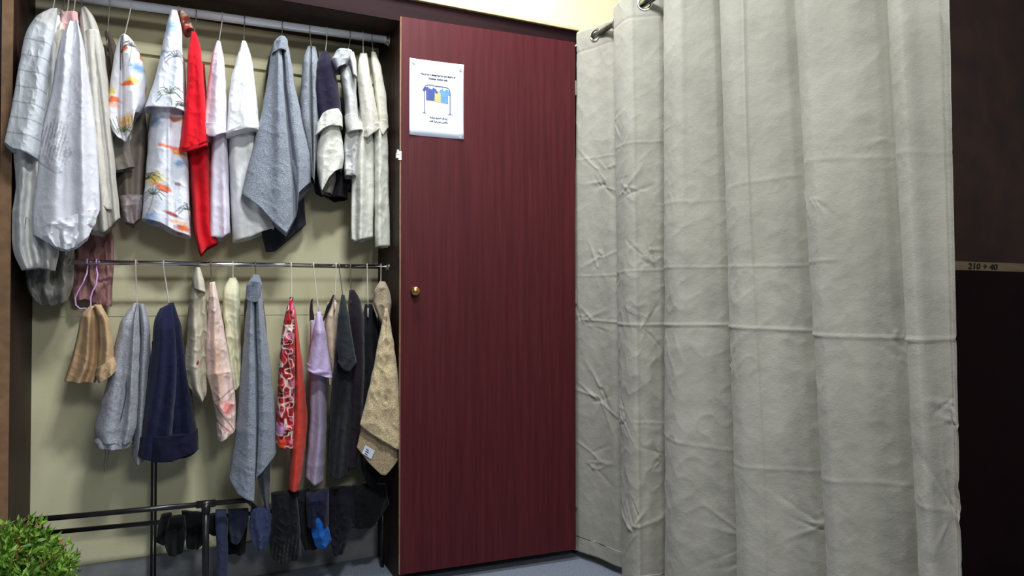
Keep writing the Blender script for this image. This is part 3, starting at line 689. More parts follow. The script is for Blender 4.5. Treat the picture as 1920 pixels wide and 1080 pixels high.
hang('shoulder_strap', [(658,100),(655,112),(662,140)], [(664,100),(668,118),(669,146)], None, cloth((208,208,204)), t, yc=.045, b=.02, seed=61, famp=.003, folds=1, ramp=0, nv=40)
hang('cuff', [(646,220),(646,228),(652,252)], [(671,218),(676,234),(681,246)], None, cloth((196,196,190)), t, yc=.085, b=.05, seed=62, famp=.005, folds=1.4, ramp=0, nv=40)
hang('lower_sleeve', [(648,245),(644,275),(646,332)], [(676,245),(674,280),(668,332)], None, cloth((186,186,184)), t, yc=.12, b=.055, seed=63, famp=.012, folds=1.8, ramp=0, crump=.007)
tee('light beige shirt with long straight hem, second from the right on the top rail', 682, 99, (206,202,190),
    ([(675,100),(670,128),(672,180),(680,258)], [(688,100),(694,140),(704,190),(712,242)], [(690,262),(700,254)]),
    ([(672,200),(664,280),(658,360),(658,449)], [(696,200),(701,280),(702,360),(699,445)], [(668,454)]), seed=65, y1=.11, y2=.15, b1=.055, b2=.07, bcol=(208,208,196))
tee('pale cream shirt, the rightmost garment on the top rail', 700, 98, (206,202,184),
    ([(696,98),(695,118),(702,180),(708,240)], [(704,98),(713,122),(724,180),(728,240)], [(718,258)]),
    ([(704,200),(701,280),(702,360),(703,464)], [(722,200),(728,280),(729,360),(731,462)], None), seed=69, y1=.13, y2=.14, b1=.055, b2=.06, bcol=(212,212,198), crump=.006)

# ================================================================= middle rail
t = thing('trousers', 'short tan cotton trousers with a gathered cuff, on the lilac hanger', 'trousers', 175, 572, .14, GB)
hang('trouser_leg', [(166,575),(152,590),(142,640),(132,680),(121,712)], [(182,571),(192,600),(192,650),(188,690),(180,714)], [(150,714)], cloth((186,154,116)), t, yc=.13, b=.07, seed=72, famp=.016, folds=2.4)
hang('trouser_leg', [(176,571),(184,600),(186,650),(180,700)], [(190,571),(206,600),(213,640),(215,680)], None, cloth((192,160,120)), t, yc=.08, b=.06, seed=73, famp=.013, folds=2.2)
hang('cuff', [(180,690),(178,704),(184,716)], [(214,668),(220,682),(219,692)], [(200,708)], cloth((196,166,128)), t, yc=.065, b=.06, seed=74, famp=.008, folds=5, ramp=0, nv=30)
t = thing('trousers', 'light grey sweatpants with an elastic cuff, left of the navy trousers', 'trousers', 258, 568, .14, GB)
hang('trouser_leg', [(260,569),(262,620),(256,700),(252,780),(247,850)], [(270,569),(281,600),(282,660),(279,750),(272,856)], [(258,862)], cloth((150,152,160), 'knit'), t, yc=.17, b=.09, seed=76, famp=.012)
hang('trouser_leg', [(251,568),(226,600),(214,650),(200,720),(184,775),(175,808),(182,826)], [(260,568),(262,640),(260,720),(256,800),(246,826)], [(210,826)], cloth((162,164,172), 'knit'), t, yc=.10, b=.07, seed=77, famp=.010, folds=1.6, ridges=[(.7,.8,.02,.08)])
hang('cuff', [(181,818),(176,826),(180,836)], [(247,818),(248,826),(245,834)], [(212,837)], cloth((168,170,178), 'knit'), t, yc=.10, b=.066, seed=78, famp=.004, folds=9, ramp=0, nv=24)
pk = [(237,712),(238,730),(234,755),(229,775),(227,785)]
g = [tube_geo([at(x, y_, .028) for x, y_ in pk], .0016, 6)]
V, Fs = merge(*g); tag(mesh('pocket_seam', V, Fs, cloth((80,80,86)), t, True), 'dark pocket seam')
for k, (xa, xb) in enumerate(((197,195), (203,200))):
    tube('drawstring', [at(xa, 834, .10), at(xa+1, 852, .10), at(xb, 870-k*6, .10), at(xb+1, 884-k*10, .10)], .0013, cloth((120,120,126)), t, 6)
t = thing('trousers', 'dark navy trousers with a wide waistband, between grey sweatpants and the spotted cream shirt', 'trousers', 315, 570, .14, GB)
hang('trouser_leg', [(300,578),(288,600),(285,650),(276,720),(264,790),(257,848)], [(322,568),(332,620),(334,700),(330,780),(322,856)], [(290,858)], cloth((20,25,56)), t, yc=.12, b=.08, seed=80, famp=.014, folds=2)
hang('trouser_leg', [(316,568),(318,640),(318,720),(316,856)], [(326,567),(340,610),(350,680),(364,765),(372,838)], [(345,850)], cloth((17,22,50)), t, yc=.15, b=.09, seed=81, famp=.012, folds=1.8)
hang('waistband', [(259,815),(256,848)], [(371,805),(373,838)], [(290,858),(322,856),(350,846)], cloth((15,19,42)), t, yc=.12, b=.086, seed=82, famp=.006, folds=2, ramp=0, nv=26)
s_ = hang('shirt', [(366,503),(359,530),(352,580),(350,640),(343,690),(350,722),(370,745)], [(376,504),(386,545),(391,600),(391,680),(388,735)], [(378,749)], cloth((196,188,166), 'cotton', True), None, yc=.12, b=.07, seed=84, paint=spotted, nu=130, nv=150, famp=.014, folds=2.2, crump=.006)
single(s_, 'crumpled cream shirt with one small dark red spot, right of the navy trousers', 'shirt', GB)
hang('collar', [(367,502),(362,520),(364,540)], [(375,502),(382,525),(386,548)], None, cloth((206,198,178)), s_, yc=.06, b=.03, seed=85, famp=.008, folds=2, ramp=0, nv=30)
s_ = hang('shirt', [(393,530),(390,580),(386,640),(386,700),(396,730),(404,775),(407,820)], [(403,528),(412,570),(424,640),(436,700),(443,760),(441,803)], [(414,824),(428,814)], cloth((232,206,196), 'cotton', True), None, yc=.08, b=.06, seed=87, paint=pinkstain, nu=140, nv=190, famp=.013, folds=2.0, crump=.006)
single(s_, 'pale pink shirt with rosy stains hanging to a point, left of the yellow cream shirt', 'shirt', GB)
s_ = hang('shirt', [(430,521),(418,542),(417,590),(424,650),(432,700),(436,727)], [(442,520),(450,535),(450,600),(453,680),(452,716)], [(444,726)], cloth((220,218,184)), None, yc=.15, b=.07, seed=89, famp=.016, folds=1.9, crump=.007)
single(s_, 'pale yellow cream crumpled shirt, left of the lower blue grey towel', 'shirt', GB)
t = thing('towel', 'long blue grey bath towel with a draped corner, hanging low from the chrome rail', 'towel', 480, 518, .12, GB)
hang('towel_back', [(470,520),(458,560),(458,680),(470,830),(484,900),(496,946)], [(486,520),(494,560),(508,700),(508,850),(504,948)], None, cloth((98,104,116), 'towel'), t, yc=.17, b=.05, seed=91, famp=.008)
hang('towel_body', [(474,516),(466,545),(458,620),(452,700),(444,780),(438,840),(430,892)], [(486,517),(491,545),(496,600),(507,680),(515,760),(518,846)], [(446,916),(476,930),(480,888),(500,866)],
     cloth((150,160,176), 'towel', True), t, yc=.09, b=.07, seed=92, nu=160, nv=220, paint=towel_paint((148,158,172), (196,200,208), [(440,850,478,868,1),(438,860,478,878,1),(436,840,478,856,.8),(431,890,476,926,1.4),(480,890,518,846,1)]), famp=.006, folds=1.5, ridges=[(.5,.55,-.035,.05),(.25,.3,.018,.1),(.75,.75,.02,.1)])
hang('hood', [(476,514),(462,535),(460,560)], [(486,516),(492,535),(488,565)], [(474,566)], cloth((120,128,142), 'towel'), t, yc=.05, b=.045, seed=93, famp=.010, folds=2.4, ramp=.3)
t = thing('dress', 'red patterned floral dress with a plain coral red side, right of the long towel', 'dress', 547, 558, .14, GB)
hang('plain_side', [(550,575),(552,650),(550,750),(545,830),(540,911)], [(553,575),(562,640),(572,720),(577,790),(570,860),(562,912)], None, cloth((208,66,50)), t, yc=.15, b=.08, seed=95, famp=.012, folds=2)
hang('patterned_side', [(543,557),(534,590),(524,660),(520,740),(516,828)], [(550,557),(552,600),(553,700),(550,838)], [(532,836)], cloth((176,30,44), 'cotton', True), t, yc=.08, b=.05, seed=96, paint=floral, nu=160, nv=240, famp=.010, folds=2, crump=.006)
t = tee('lilac short sleeved shirt, right of the red floral dress', 597, 586, (188,170,206),
    ([(594,584),(588,620),(581,660),(575,690)], [(602,584),(610,620),(618,670),(622,706)], [(600,700)]),
    ([(582,600),(579,690),(580,790),(572,886)], [(606,600),(612,700),(613,800),(606,898)], [(588,896)]), seed=98, bcol=(160,150,174), g=GB)
hang('neck_opening', [(583,562),(580,585),(580,602)], [(587,560),(587,580),(590,598)], None, cloth((40,30,36)), t, yc=.20, b=.02, seed=100, ramp=0, nv=30)
t = thing('shirt', 'black and beige top with black shoulder straps, right of the lilac shirt', 'shirt', 622, 553, .16, GB)
hang('body', [(614,566),(608,610),(612,660),(616,720)], [(632,566),(634,610),(632,660),(630,720)], None, cloth((206,184,160)), t, yc=.20, b=.05, seed=102)
for a, b2_ in (([(624,553),(612,575),(603,604)], [(627,553),(622,570),(607,604)]),):
    hang('strap', a, b2_, None, cloth((16,15,20)), t, yc=.16, b=.02, seed=103, ramp=0, nv=30, famp=.002)
tee('charcoal green black tee with a short sleeve, between the beige top and the black jacket', 643, 553, (38,42,46),
    ([(640,553),(634,590),(630,640),(634,676)], [(646,553),(654,590),(662,640),(668,676)], [(645,690),(655,694)]),
    ([(632,640),(624,700),(618,780),(615,880)], [(660,640),(662,700),(660,780),(655,884)], [(630,888)]), seed=105, bcol=(28,29,34), g=GB, y1=.08, y2=.17, b1=.05)
s_ = hang('jacket', [(655,544),(652,570),(658,650),(656,760),(650,870)], [(664,543),(677,562),(684,610),(684,700),(680,780),(672,870)], None, cloth((30,22,32)), None, yc=.17, b=.09, seed=108, famp=.012)
single(s_, 'plum black jacket on the chrome rail, right of the charcoal tee', 'jacket', GB)
s_ = hang('shirt', [(684,570),(678,600),(674,700),(672,800),(678,880)], [(698,570),(708,600),(714,680),(718,780),(712,900)], [(695,905)], cloth((14,14,20)), None, yc=.19, b=.08, seed=110, famp=.012)
single(s_, 'black shirt hanging just left of the tan hooded towel', 'shirt', GB)
t = thing('towel', 'tan hooded towel with a small white label at its lower corner, beside the door', 'towel', 717, 530, .06, GB)
hang('hood', [(712,527),(701,545),(700,568),(708,592),(714,606)], [(722,528),(731,545),(734,570),(732,595),(728,612)], None, cloth((178,160,132), 'towel'), t, yc=.12, b=.075, seed=112, famp=.012, folds=2.4, crump=.006)
hang('towel_under', [(714,640),(696,740),(680,790),(669,838)], [(736,640),(746,740),(757,842)], [(690,862),(714,887),(724,888),(742,866)], cloth((196,174,138), 'towel'), t, yc=.045, b=.026, seed=113, famp=.004, ramp=0)
hang('towel_body', [(722,578),(712,625),(702,680),(688,745),(675,795)], [(727,578),(738,640),(746,700),(752,770),(757,845)], [(700,812),(735,833)], cloth((206,186,146), 'towel'), t, yc=.02, b=.036, seed=114, famp=.007, folds=1.6, ramp=.5, top=.3, crump=.006, ridges=[(.6,.5,.008,.12)])
def quad_at(name, pts, y, mat, parent, th=.0015):
    P = [at(x, yy, y) for x, yy in pts]; Q = [p+np.array([0, th, 0]) for p in P]
    n = len(P); return mesh(name, P+Q, [tuple(range(n)), tuple(range(n, 2*n))[::-1]]+[(i, i+n, (i+1)%n+n, (i+1)%n) for i in range(n)], mat, parent)
lb = tag(quad_at('care_label', [(685,834),(703,845),(696,861),(679,850)], .008, M['paper'], t), 'small white woven label')
for k, w_ in enumerate((8, 10, 9)):
    x, y_ = 685+k*0-1.5*k+2, 842+k*4
    quad_at('label_print', [(x,y_-1),(x+w_*.6,y_+3),(x+w_*.6-.5,y_+4.6),(x-.5,y_+.6)], .0072, M['ink'], lb, .0006)

# ------------------------------------------------------------------ hangers
HW, HG, HP = M['wire_white'], M['wire_grey'], M['wire_purple']
TOPH = [
 (100,98,22,'hanger of the striped white shirt at the far left',HW,.06), (118,115,30,'hanger of the crumpled grey shirt at the far left',HG,.06),
 (126,124,36,'hanger holding the cream shirt at the left end',HW,.05), (138,137,30,'hanger holding the dusty pink garment',HW,.05), (150,152,24,'hanger of the grey beige long shirt',HG,.06),
 (203,201,66,'hanger of the taupe garment, hidden at its shoulders',HG,.04),
 (243,232,72,'wire hanger with a bent hook holding the small tropical print garment',HW,.05),
 (333,328,28,'hanger of the large tropical shirt',HW,.07), (366,364,66,'hanger of the red shirt',HG,.06), (415,410,80,'wire hanger of the lilac white shirt',HW,.06),
 (457,457,80,'wire hanger of the plain white tee',HG,.06), (528,528,76,'hanger of the upper blue grey towel',HG,.04), (580,584,92,'hanger of the narrow grey towel',HG,.05),
 (612,610,100,'hanger of the navy black shirt with cream cuffs',HW,.06), (656,652,98,'hanger of the pale grey hooded jacket',HG,.05),
 (680,681,102,'hanger of the light beige shirt',HW,.045), (697,700,100,'hanger of the rightmost cream shirt',HG,.045)]
for (a, nx, ny, lab, m_, hw) in TOPH: hanger(a, (nx, ny+3), nx, 1, .0019, lab, m_, hw, .04)
BOTH = [
 (256,257,572,'white wire hanger of the grey sweatpants',HW,.05), (308,318,574,'white wire hanger of the navy trousers',HW,.05), (372,371,508,'hanger of the spotted cream shirt',HG,.05),
 (396,398,532,'hanger of the pale pink shirt',HG,.04), (438,437,526,'hanger of the yellow cream shirt',HW,.05), (480,480,522,'hanger of the lower blue grey towel',HG,.04),
 (547,547,562,'white hanger of the red floral dress',HW,.05), (589,598,588,'bent white hanger of the lilac shirt',HW,.05), (631,628,560,'white hanger of the black and beige top',HW,.04),
 (637,643,557,'hanger of the charcoal tee',HG,.05), (658,658,548,'hanger of the plum black jacket',HG,.05), (689,690,574,'white hanger of the black shirt beside the tan towel',HW,.05), (715,714,532,'hanger of the tan hooded towel',HW,.04)]
for (a, nx, ny, lab, m_, hw) in BOTH: hanger(a, (nx, ny+3), nx, 2, .0021, lab, m_, hw, .035)
# the lilac hanger: its two arms show beside the tan trousers
def rp(px): q = at(px, 492, YR2); t_ = (q[0]-r2a[0])/(r2b[0]-r2a[0]); return r2a+(r2b-r2a)*t_
def arcp(pts, y): return [at(x, yy, y) for x, yy in pts]
for px_, pts, lab in ((164, arcp([(163,512),(156,530),(147,545),(141,558),(142,572),(150,579),(160,578),(168,584)], .13), 'left of two lilac plastic hangers holding the tan trousers'),
                      (181, arcp([(183,515),(180,535),(174,545),(170,558),(170,574),(177,580),(184,588)], .12), 'right of two lilac plastic hangers holding the tan trousers')):
    c = rp(px_)
    hk = [c+np.array([0, .0115*math.cos(a), .0115*math.sin(a)]) for a in np.linspace(math.pi+.5, -.3, 11)]
    V, Fs = tube_geo(hk+[c+np.array([0,-.0,-.022])]+pts, .0024, 8)
    tag(mesh('clothes_hanger', V, Fs, HP, None, True), lab, 'hanger', 'hangers on the rails')
del V, Fs

# ------------------------------------------------------------------ black rack low in the bay
rk = empty('garment_rack', at(385, 1100, .10), 'low black metal garment rack standing inside the bottom of the bay', 'rack')
YA, YBk = .06, .20
A0 = at(48, 976, YA); A1 = at(470, 937, YA)
B0 = at(80, 1001, YBk); B1 = at(742, 937, YBk)
B0 = at(48, 1003, YBk)
B1 = B0+(B1-B0)*((XR-.008-B0[0])/(B1[0]-B0[0])); B0 = B0+(B1-B0)*max(0, (XL+.01-B0[0])/(B1[0]-B0[0]))
tube('top_bar', [A0, A1], .0088, M['black_metal'], rk, 14)
tube('rear_bar', [B0, B1], .0082, M['black_metal'], rk, 14)
p0 = at(386, 945, YA); tube('post', [p0, (p0[0], p0[1], .02)], .0115, M['black_metal'], rk, 14)
V, Fs = merge(tube_geo([at(368,946.5,YA), at(404,943,YA)], .0125, 14), tube_geo([at(386,944,YA), at(386,962,YA)], .0145, 14))
tag(mesh('tee_joint', V, Fs, M['black_metal'], rk, True), 'black plastic tee joint')
for x in (287, 294):
    q0 = at(x, 640, .255); q1 = at(x, 975, .255)
    tube('upright_rod', [q0, (q0[0], q0[1], .02)], .0042, M['black_metal'], rk, 10)
q = at(287, 975, .255)
tube('cross_bar', [(p0[0], p0[1], .032), (p0[0], .30, .032)], .011, M['black_metal'], rk, 12)
tube('cross_bar', [(B0[0]+.02, .20, B0[2]), (A0[0]+.02, YA, A0[2])], .008, M['black_metal'], rk, 12)
tube('link_bar', [A1+(A0-A1)*.02, B0+(B1-B0)*.61], .007, M['black_metal'], rk, 12)
tube('post', [(B1[0]-.006, YBk, B1[2]), (B1[0]-.006, YBk, .0)], .008, M['black_metal'], rk, 12)
# clothes on the rack
def drape(name, label, cat, L, R, B, rgb, y=.17, b=.03, seed=1, kind='cotton', paint=None, **k):
    o = hang(name, L, R, B, cloth(rgb, kind, paint is not None), None, yc=y, b=b, seed=seed, ramp=.2, top=.5, paint=paint, famp=k.pop('famp', .010), folds=1.6, crump=.006, **k)
    return single(o, label, cat, GR)
drape('socks', 'small black sock hanging at the left end of the rack', 'sock', [(302,966),(297,985),(292,1015)], [(322,962),(326,985),(318,1016)], [(305,1017)], (12,12,14), seed=121, y=.19)
drape('cap', 'black knitted cap draped over the rack left of its post', 'cap', [(318,970),(308,1005),(308,1022)], [(346,966),(350,1000),(346,1020)], [(316,1034),(330,1039),(342,1032)], (9,9,11), seed=122, y=.16)
drape('socks', 'black bundled sock pair on the rack directly left of its post', 'sock', [(340,958),(346,990),(350,1024)], [(384,962),(384,990),(380,1020)], [(362,1027)], (10,10,12), seed=123, y=.18)
drape('socks', 'black cloth hanging just right of the rack post', 'sock', [(392,965),(391,998)], [(406,963),(408,1000)], None, (10,10,12), seed=124, y=.2)
drape('trousers', 'long slate blue trouser leg reaching almost to the floor, right of the rack post', 'trousers', [(404,956),(403,990),(408,1040),(405,1085)], [(424,957),(426,985),(428,1040),(426,1085)], None, (58,64,92), seed=125, y=.15)
drape('underwear', 'black square cloth behind the slate blue pieces on the rack', 'underwear', [(428,968),(426,1034)], [(466,962),(460,1035)], None, (10,10,14), seed=126, y=.22)
drape('shorts', 'slate blue folded shorts in the middle of the rack', 'shorts', [(428,956),(429,990),(432,1012)], [(466,954),(466,975),(452,1012)], [(440,1017)], (50,56,78), seed=127, y=.15)
drape('jeans', 'faded blue denim piece right of the middle of the rack', 'jeans', [(470,952),(467,985),(472,1015),(480,1026)], [(506,950),(511,985),(508,1010),(496,1026)], [(488,1030)], (62,70,104), seed=128, y=.14)
drape('shirt', 'black pinstriped cloth draped over the rack', 'shirt', [(508,925),(510,970),(504,1010),(508,1042)], [(556,920),(562,970),(564,1010),(564,1040)], [(535,1048)], (16,16,22), seed=129, y=.13, b=.05, paint=pin, nu=130, nv=130)
drape('garment', 'black garment right of the pinstriped cloth on the rack', 'garment', [(548,925),(556,980),(570,1025)], [(580,918),(588,980),(596,1022)], None, (10,10,15), seed=130, y=.16, b=.05)
drape('shorts', 'bright blue piece hanging under the dark navy cloth on the rack', 'shorts', [(580,968),(584,1000),(592,1024)], [(606,966),(616,990),(622,1012)], [(606,1024)], (20,84,160), seed=131, y=.085, b=.025)
drape('garment', 'dark navy cloth above the bright blue piece on the rack', 'garment', [(574,925),(574,955),(576,984)], [(616,915),(616,950),(616,982)], None, (18,21,44), seed=132, y=.11, b=.05)
drape('garment', 'dark plum trousers folded over the right part of the rack', 'garment', [(612,918),(614,960),(618,1010),(625,1035)], [(664,912),(668,950),(662,985),(645,1030)], None, (16,15,26), seed=133, y=.15, b=.05)
drape('garment', 'black cloth at the right end of the rack beside the divider', 'garment', [(660,910),(662,950),(664,985)], [(724,908),(730,945),(712,968)], [(690,985)], (12,12,16), seed=134, y=.15, b=.05)

# ------------------------------------------------------------------ plant
rng = np.random.RandomState(5)
pc_ = at(20, 1070, -.50); px0, py0 = pc_[0], pc_[1]; RPL = .128; zc = at(38, 982, -.5)[2]-.125
pl_ = empty('potted_plant', (px0, py0, 0), 'bushy green plant with small leaves at the bottom left corner', 'plant')
V, Fs = lathe((px0, py0, 0), (0,0,1), [(0,.075),(.004,.08),(.22,.105),(.25,.11),(.25,.098),(.235,.095)], 28)
mesh('pot', V, Fs, M['pot'], pl_, True)
V, Fs = lathe((px0, py0, .225), (0,0,1), [(0,.096),(.008,.094),(.012,.05)], 20); mesh('soil', V, Fs, M['soil'], pl_)
g = []; LV, LF, DV, DF = [], [], [], []
def leaf(Vl, Fl, p, d, l, w_):
    d = d/np.linalg.norm(d); s_v = np.cross(d, rng.normal(size=3)); s_v /= np.linalg.norm(s_v)+1e-9; nrm = np.cross(d, s_v)
    n = len(Vl)
    Vl += [p, p+d*l*.4+s_v*w_+nrm*w_*.3, p+d*l*.45-nrm*w_*.2, p+d*l*.4-s_v*w_+nrm*w_*.3, p+d*l]
    Fl += [(n, n+1, n+2), (n, n+2, n+3), (n+1, n+4, n+2), (n+2, n+4, n+3)]
for i in range(430):
    a = rng.uniform(0, 2*math.pi); el = math.asin(min(1, rng.uniform(-.35, 1.0))); 
    d = np.array([math.cos(a)*math.cos(el), math.sin(a)*math.cos(el), math.sin(el)])
    root = np.array([px0, py0, .235]) + np.array([d[0], d[1], 0])*.04
    tip = np.array([px0, py0, zc]) + d*RPL*rng.uniform(.78, 1.12)*np.array([1, 1, .93])
    mid = root*.4+tip*.6+rng.normal(size=3)*.01
    pts = [root*(1-t_)**2+2*mid*t_*(1-t_)+tip*t_*t_ for t_ in np.linspace(0, 1, 7)]
    if i % 2 == 0: g.append(tube_geo(pts, [.0016,.0015,.0014,.0012,.001,.0009,.0006], 4))
    dry = rng.rand() < .10
    for t_ in np.linspace(.45, 1, 15):
        k = min(int(t_*6), 5); p = pts[k]+(pts[k+1]-pts[k])*(t_*6-k) if t_ < 1 else pts[-1]
        dd = (tip-mid)/np.linalg.norm(tip-mid)+rng.normal(size=3)*.75
        if dry: leaf(DV, DF, p, dd, rng.uniform(.012,.02), .003)
        else: leaf(LV, LF, p, dd, rng.uniform(.016,.032), rng.uniform(.0034,.0062))
V, Fs = merge(*g); tag(mesh('stems', V, Fs, M['stem'], pl_, True), kind='stuff')
tag(mesh('foliage', LV, LF, M['leaf'], pl_), kind='stuff')
tag(mesh('dry_leaves', DV, DF, M['leaf_dry'], pl_), 'brownish dry leaves', kind='stuff')

# ------------------------------------------------------------------ curtain, rod, rings
XC = 1.515; ZR = 2.177
cr = empty('curtain_rod', (XC, -.01, ZR), 'dark metal curtain rod running out from the right end of the wardrobe', 'curtain rod')
tube('rod', [(XC, -.012, ZR), (XC, -1.90, ZR)], .0115, M['dark_ring'], cr, 18)
V, Fs = lathe((XC, -.012, ZR), (0,-1,0), [(0,.019),(.003,.019),(.005,.014),(.012,.013)]); mesh('rod_flange', V, Fs, M['dark_ring'], cr, True)
V, Fs = lathe((XC, -1.90, ZR), (0,-1,0), [(0,.0115),(.01,.016),(.03,.022),(.05,.015),(.055,.002)]); mesh('rod_finial', V, Fs, M['dark_ring'], cr, True)
def plan(px, x):     # point of the plan on the sight line through column px, at distance x
    d = ray(px, 560); t_ = x/d[0]; return np.array([x, CAM[1]+d[1]*t_])
topc = [1082,1152,1247,1350,1484,1656,1781]; botc = [1073,1166,1246,1385,1562,1738,1801]
depth_t = [.035,.062,.065,.07,.07,.03]
def path(cols, cx, dx, off):
    pts = [plan(cols[0], cx-.035)]
    for i in range(1, len(cols)-1):
        a = pts[-1]; tr = plan(cols[i]+off, cx+dx[i-1]); cr_ = plan(cols[i], cx-.035)
        near = plan(cols[i]+14, cx-.050); near2 = plan(cols[i]+30, cx-.044)
        fl = tr+np.array([-.010, 0]); bw = np.array([.006, 0])
        pts += [a*.80+fl*.20+bw*0, a*.5+fl*.5+bw, a*.2+fl*.8+bw*.5, tr, tr*.45+cr_*.55+np.array([.0,.004]), cr_, near, near2]
    e = plan(cols[-1], cx+.01); a = pts[-1]
    pts += [a*.75+e*.25+np.array([.018,0]), a*.4+e*.6+np.array([.022,0]), e]
    return np.array(pts)
def catmull(P, n):
    P = np.array(P); m = len(P); t_ = np.linspace(0, m-1-1e-6, n); i = t_.astype(int); f = (t_-i)[:, None]
    g_ = lambda k: P[np.clip(k, 0, m-1)]
    p0_, p1_, p2_, p3_ = g_(i-1), g_(i), g_(i+1), g_(i+2)
    return .5*((2*p1_)+(-p0_+p2_)*f+(2*p0_-5*p1_+4*p2_-p3_)*f*f+(-p0_+3*p1_-3*p2_+p3_)*f**3)
NU, NV = 620, 480
PT = catmull(path(topc, XC, depth_t, 5), NU); PB = catmull(path(botc, XC, [x*1.15 for x in depth_t], 6), NU)
zt = ZR+.036; zb = .022
vv = np.linspace(0, 1, NV)[:, None]            # 0 top .. 1 bottom
X = PT[None, :, 0]*(1-vv)+PB[None, :, 0]*vv; Y = PT[None, :, 1]*(1-vv)+PB[None, :, 1]*vv
uu = np.linspace(0, 1, NU)[None, :]
arc = np.r_[0, np.cumsum(np.hypot(*np.diff(PT, axis=0).T))][None, :]
Z = zt+(zb-zt)*vv + 0*X
Z = Z + (vv > .97)*(.006*np.sin(arc*14)+.006)*(1-uu*.8)
# normals in plan
TX = np.gradient(X, axis=1); TY = np.gradient(Y, axis=1); L_ = np.hypot(TX, TY)+1e-9; NX, NY = TY/L_, -TX/L_
S_ = np.sign(-NX.mean()); NX *= S_; NY *= S_   # towards the room
A = arc+0*Z
wr_ = .0022*(ridged(A*5.0+Z*1.2, Z*4.0-A*1.5, 51)-.4) + .0026*(ridged(A*9-Z*4, Z*8+A*5, 52)-.4) + .0022*(ridged(A*20+Z*9, Z*17-A*12, 53)-.4)
msk = .25+1.5*np.clip(fbm(A*1.6, Z*1.8, 54)*1.6-.42, 0, 1)
left = np.clip(1.45-A*.9, .55, 1.3); low = .55+.75*np.clip((1.15-Z)/1.0, 0, 1)
disp = wr_*msk*np.maximum(left, low)*.95
def crease(zc_, amp, w_=.006, a0=0, a1=9, wob=.006):
    zz = zc_+wob*np.sin(A*5+zc_*9); return amp*np.exp(-((Z-zz)/w_)**2)*np.clip((A-a0)*20, 0, 1)*np.clip((a1-A)*20, 0, 1)
disp += crease(1.0, .0036, .004) + crease(1.19, .0018, .0035, 0, 1.6) + crease(1.67, .0018, .004, 0, .8) + crease(.62, .0015, .005, .4, 3, .02) + crease(1.43, .001, .005, .5, 9, .02)
for cu_, am_ in ((.105,.0022), (.30,.0018), (.575,.0030), (.66,.0012), (.83,.0014)):
    disp += am_*np.exp(-((uu-cu_-.004*np.sin(Z*3))/.0022)**2)
# star-shaped crushed spots
rs_ = np.random.RandomState(21)
# crushed spots: bundles of short straight wrinkles running out of a point
for (a_, z_, r_, am) in ((.10,.70,.20,.007),(.36,.66,.15,.0055),(.14,1.58,.16,.005),(.40,1.50,.18,.005),(1.33,.47,.20,.005),(1.72,.98,.10,.005),(1.98,.62,.2,.005),(.28,1.15,.14,.005),(1.05,.86,.14,.0035),(.42,.28,.2,.006),(2.2,.40,.16,.006),(2.0,.85,.16,.004),(.06,1.0,.16,.005),(.22,.9,.14,.004),(.5,1.25,.14,.004),(.3,1.75,.15,.004),(.08,.42,.16,.005),(.55,.5,.16,.004),(.48,1.0,.14,.004),(2.3,.75,.13,.004),(2.35,.25,.13,.005),(1.0,.3,.2,.003),(1.75,1.5,.1,.002),(.12,1.25,.14,.005),(1.5,1.35,.12,.003),(1.62,.3,.22,.004)):
    for k in range(9):
        an = rs_.uniform(0, 2*math.pi); ln = r_*rs_.uniform(.35, 1.0); w0 = rs_.uniform(.0022, .0048); cv = rs_.uniform(-1.5, 1.5)
        ox, oz = a_+rs_.uniform(-.03,.03), z_+rs_.uniform(-.04,.04)
        if z_ > 0 and abs(math.sin(an)) > .93: an += .6
        t_ = (A-ox)*math.cos(an)+(Z-oz)*math.sin(an); q_ = -(A-ox)*math.sin(an)+(Z-oz)*math.cos(an)+cv*t_*t_
        tt = np.clip(t_/ln, 0, 1)
        disp += am*rs_.uniform(.4, 1)*np.exp(-(q_/(w0*(1+1.5*tt)))**2)*np.clip(t_/.01, 0, 1)*(1-tt)**.7*(1 if k % 3 else -1)
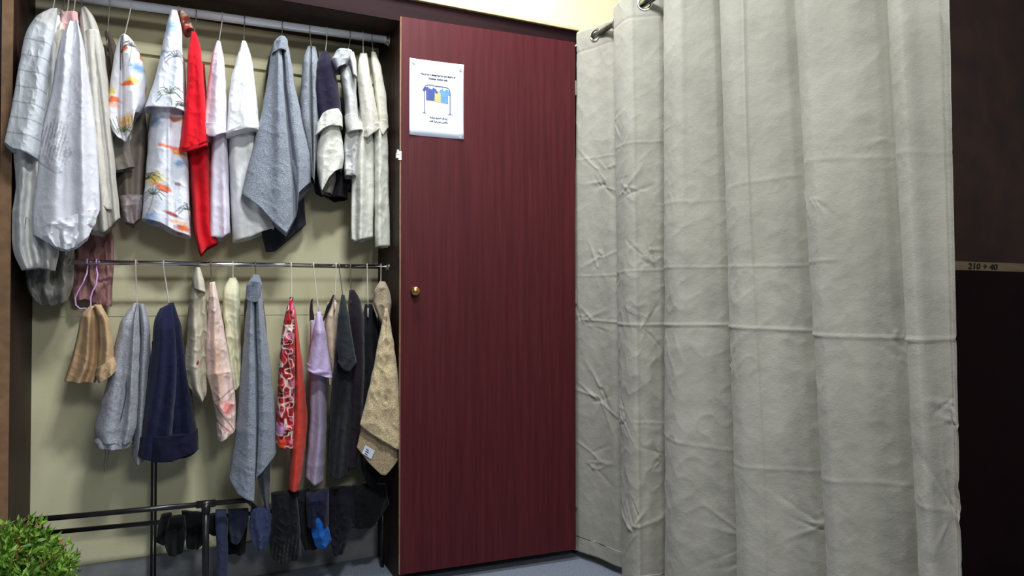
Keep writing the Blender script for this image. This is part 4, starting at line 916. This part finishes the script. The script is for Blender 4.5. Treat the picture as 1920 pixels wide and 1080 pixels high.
disp += .0015*np.exp(-((uu-.985)/.004)**2)
# pinch at the header, hem bands
disp -= .003*np.exp(-((Z-(zt-.085))/.003)**2)
X = X+NX*disp; Y = Y+NY*disp
Vc = np.stack([X, Y, Z], -1).reshape(-1, 3)
idx = np.arange(NU*NV).reshape(NV, NU)
FC = np.stack([idx[:-1,:-1], idx[1:,:-1], idx[1:,1:], idx[:-1,1:]], -1).reshape(-1, 4)
# grommet holes where the rod passes from one side of the cloth to the other
row_x = PT[:, 0]; cross = [i for i in range(NU-1) if (row_x[i]-XC)*(row_x[i+1]-XC) < 0]
cts = []
last = -99
for i in cross:
    if i-last > 8: cts.append(np.array([XC, PT[i,1]])); last = i
keep = np.ones(len(FC), bool); FCm = Vc[FC].mean(1)
for c_ in cts: keep &= ~(np.linalg.norm(FCm-np.array([c_[0], c_[1], ZR]), axis=1) < .020)
FC = FC[keep]
mc, nt, b_ = mat_new('cream_curtain_cloth')
cc = cloth((168,165,152), 'curtain'); 
me = bpy.data.meshes.new('curtain'); me.from_pydata(Vc.tolist(), [], FC.tolist()); me.polygons.foreach_set('use_smooth', [True]*len(me.polygons)); me.materials.append(cc); me.update()
cu_o = bpy.data.objects.new('curtain', me); COL.objects.link(cu_o)
md = cu_o.modifiers.new('thick', 'SOLIDIFY'); md.thickness = .0012
tag(cu_o, 'long creased cream curtain with metal eyelets screening a changing corner', 'curtain')
for c_ in cts:
    i = int(np.argmin(np.hypot(PT[:,0]-c_[0], PT[:,1]-c_[1]))); tn = PT[min(i+3,NU-1)]-PT[max(i-3,0)]; tn /= np.linalg.norm(tn)
    tx = np.array([tn[0], tn[1], 0]); nn_ = np.array([tn[1], -tn[0], 0])
    pts = [np.array([c_[0], c_[1], ZR])+.024*(math.cos(a)*tx+math.sin(a)*np.array([0,0,1])) for a in np.linspace(0, 2*math.pi, 25)]
    V, Fs = tube_geo(pts, .0055, 8, False); mesh('eyelet', V, Fs, M['chrome'], cu_o, True)
print('eyelets', [list(c_) for c_ in cts], 'arc', arc.max())
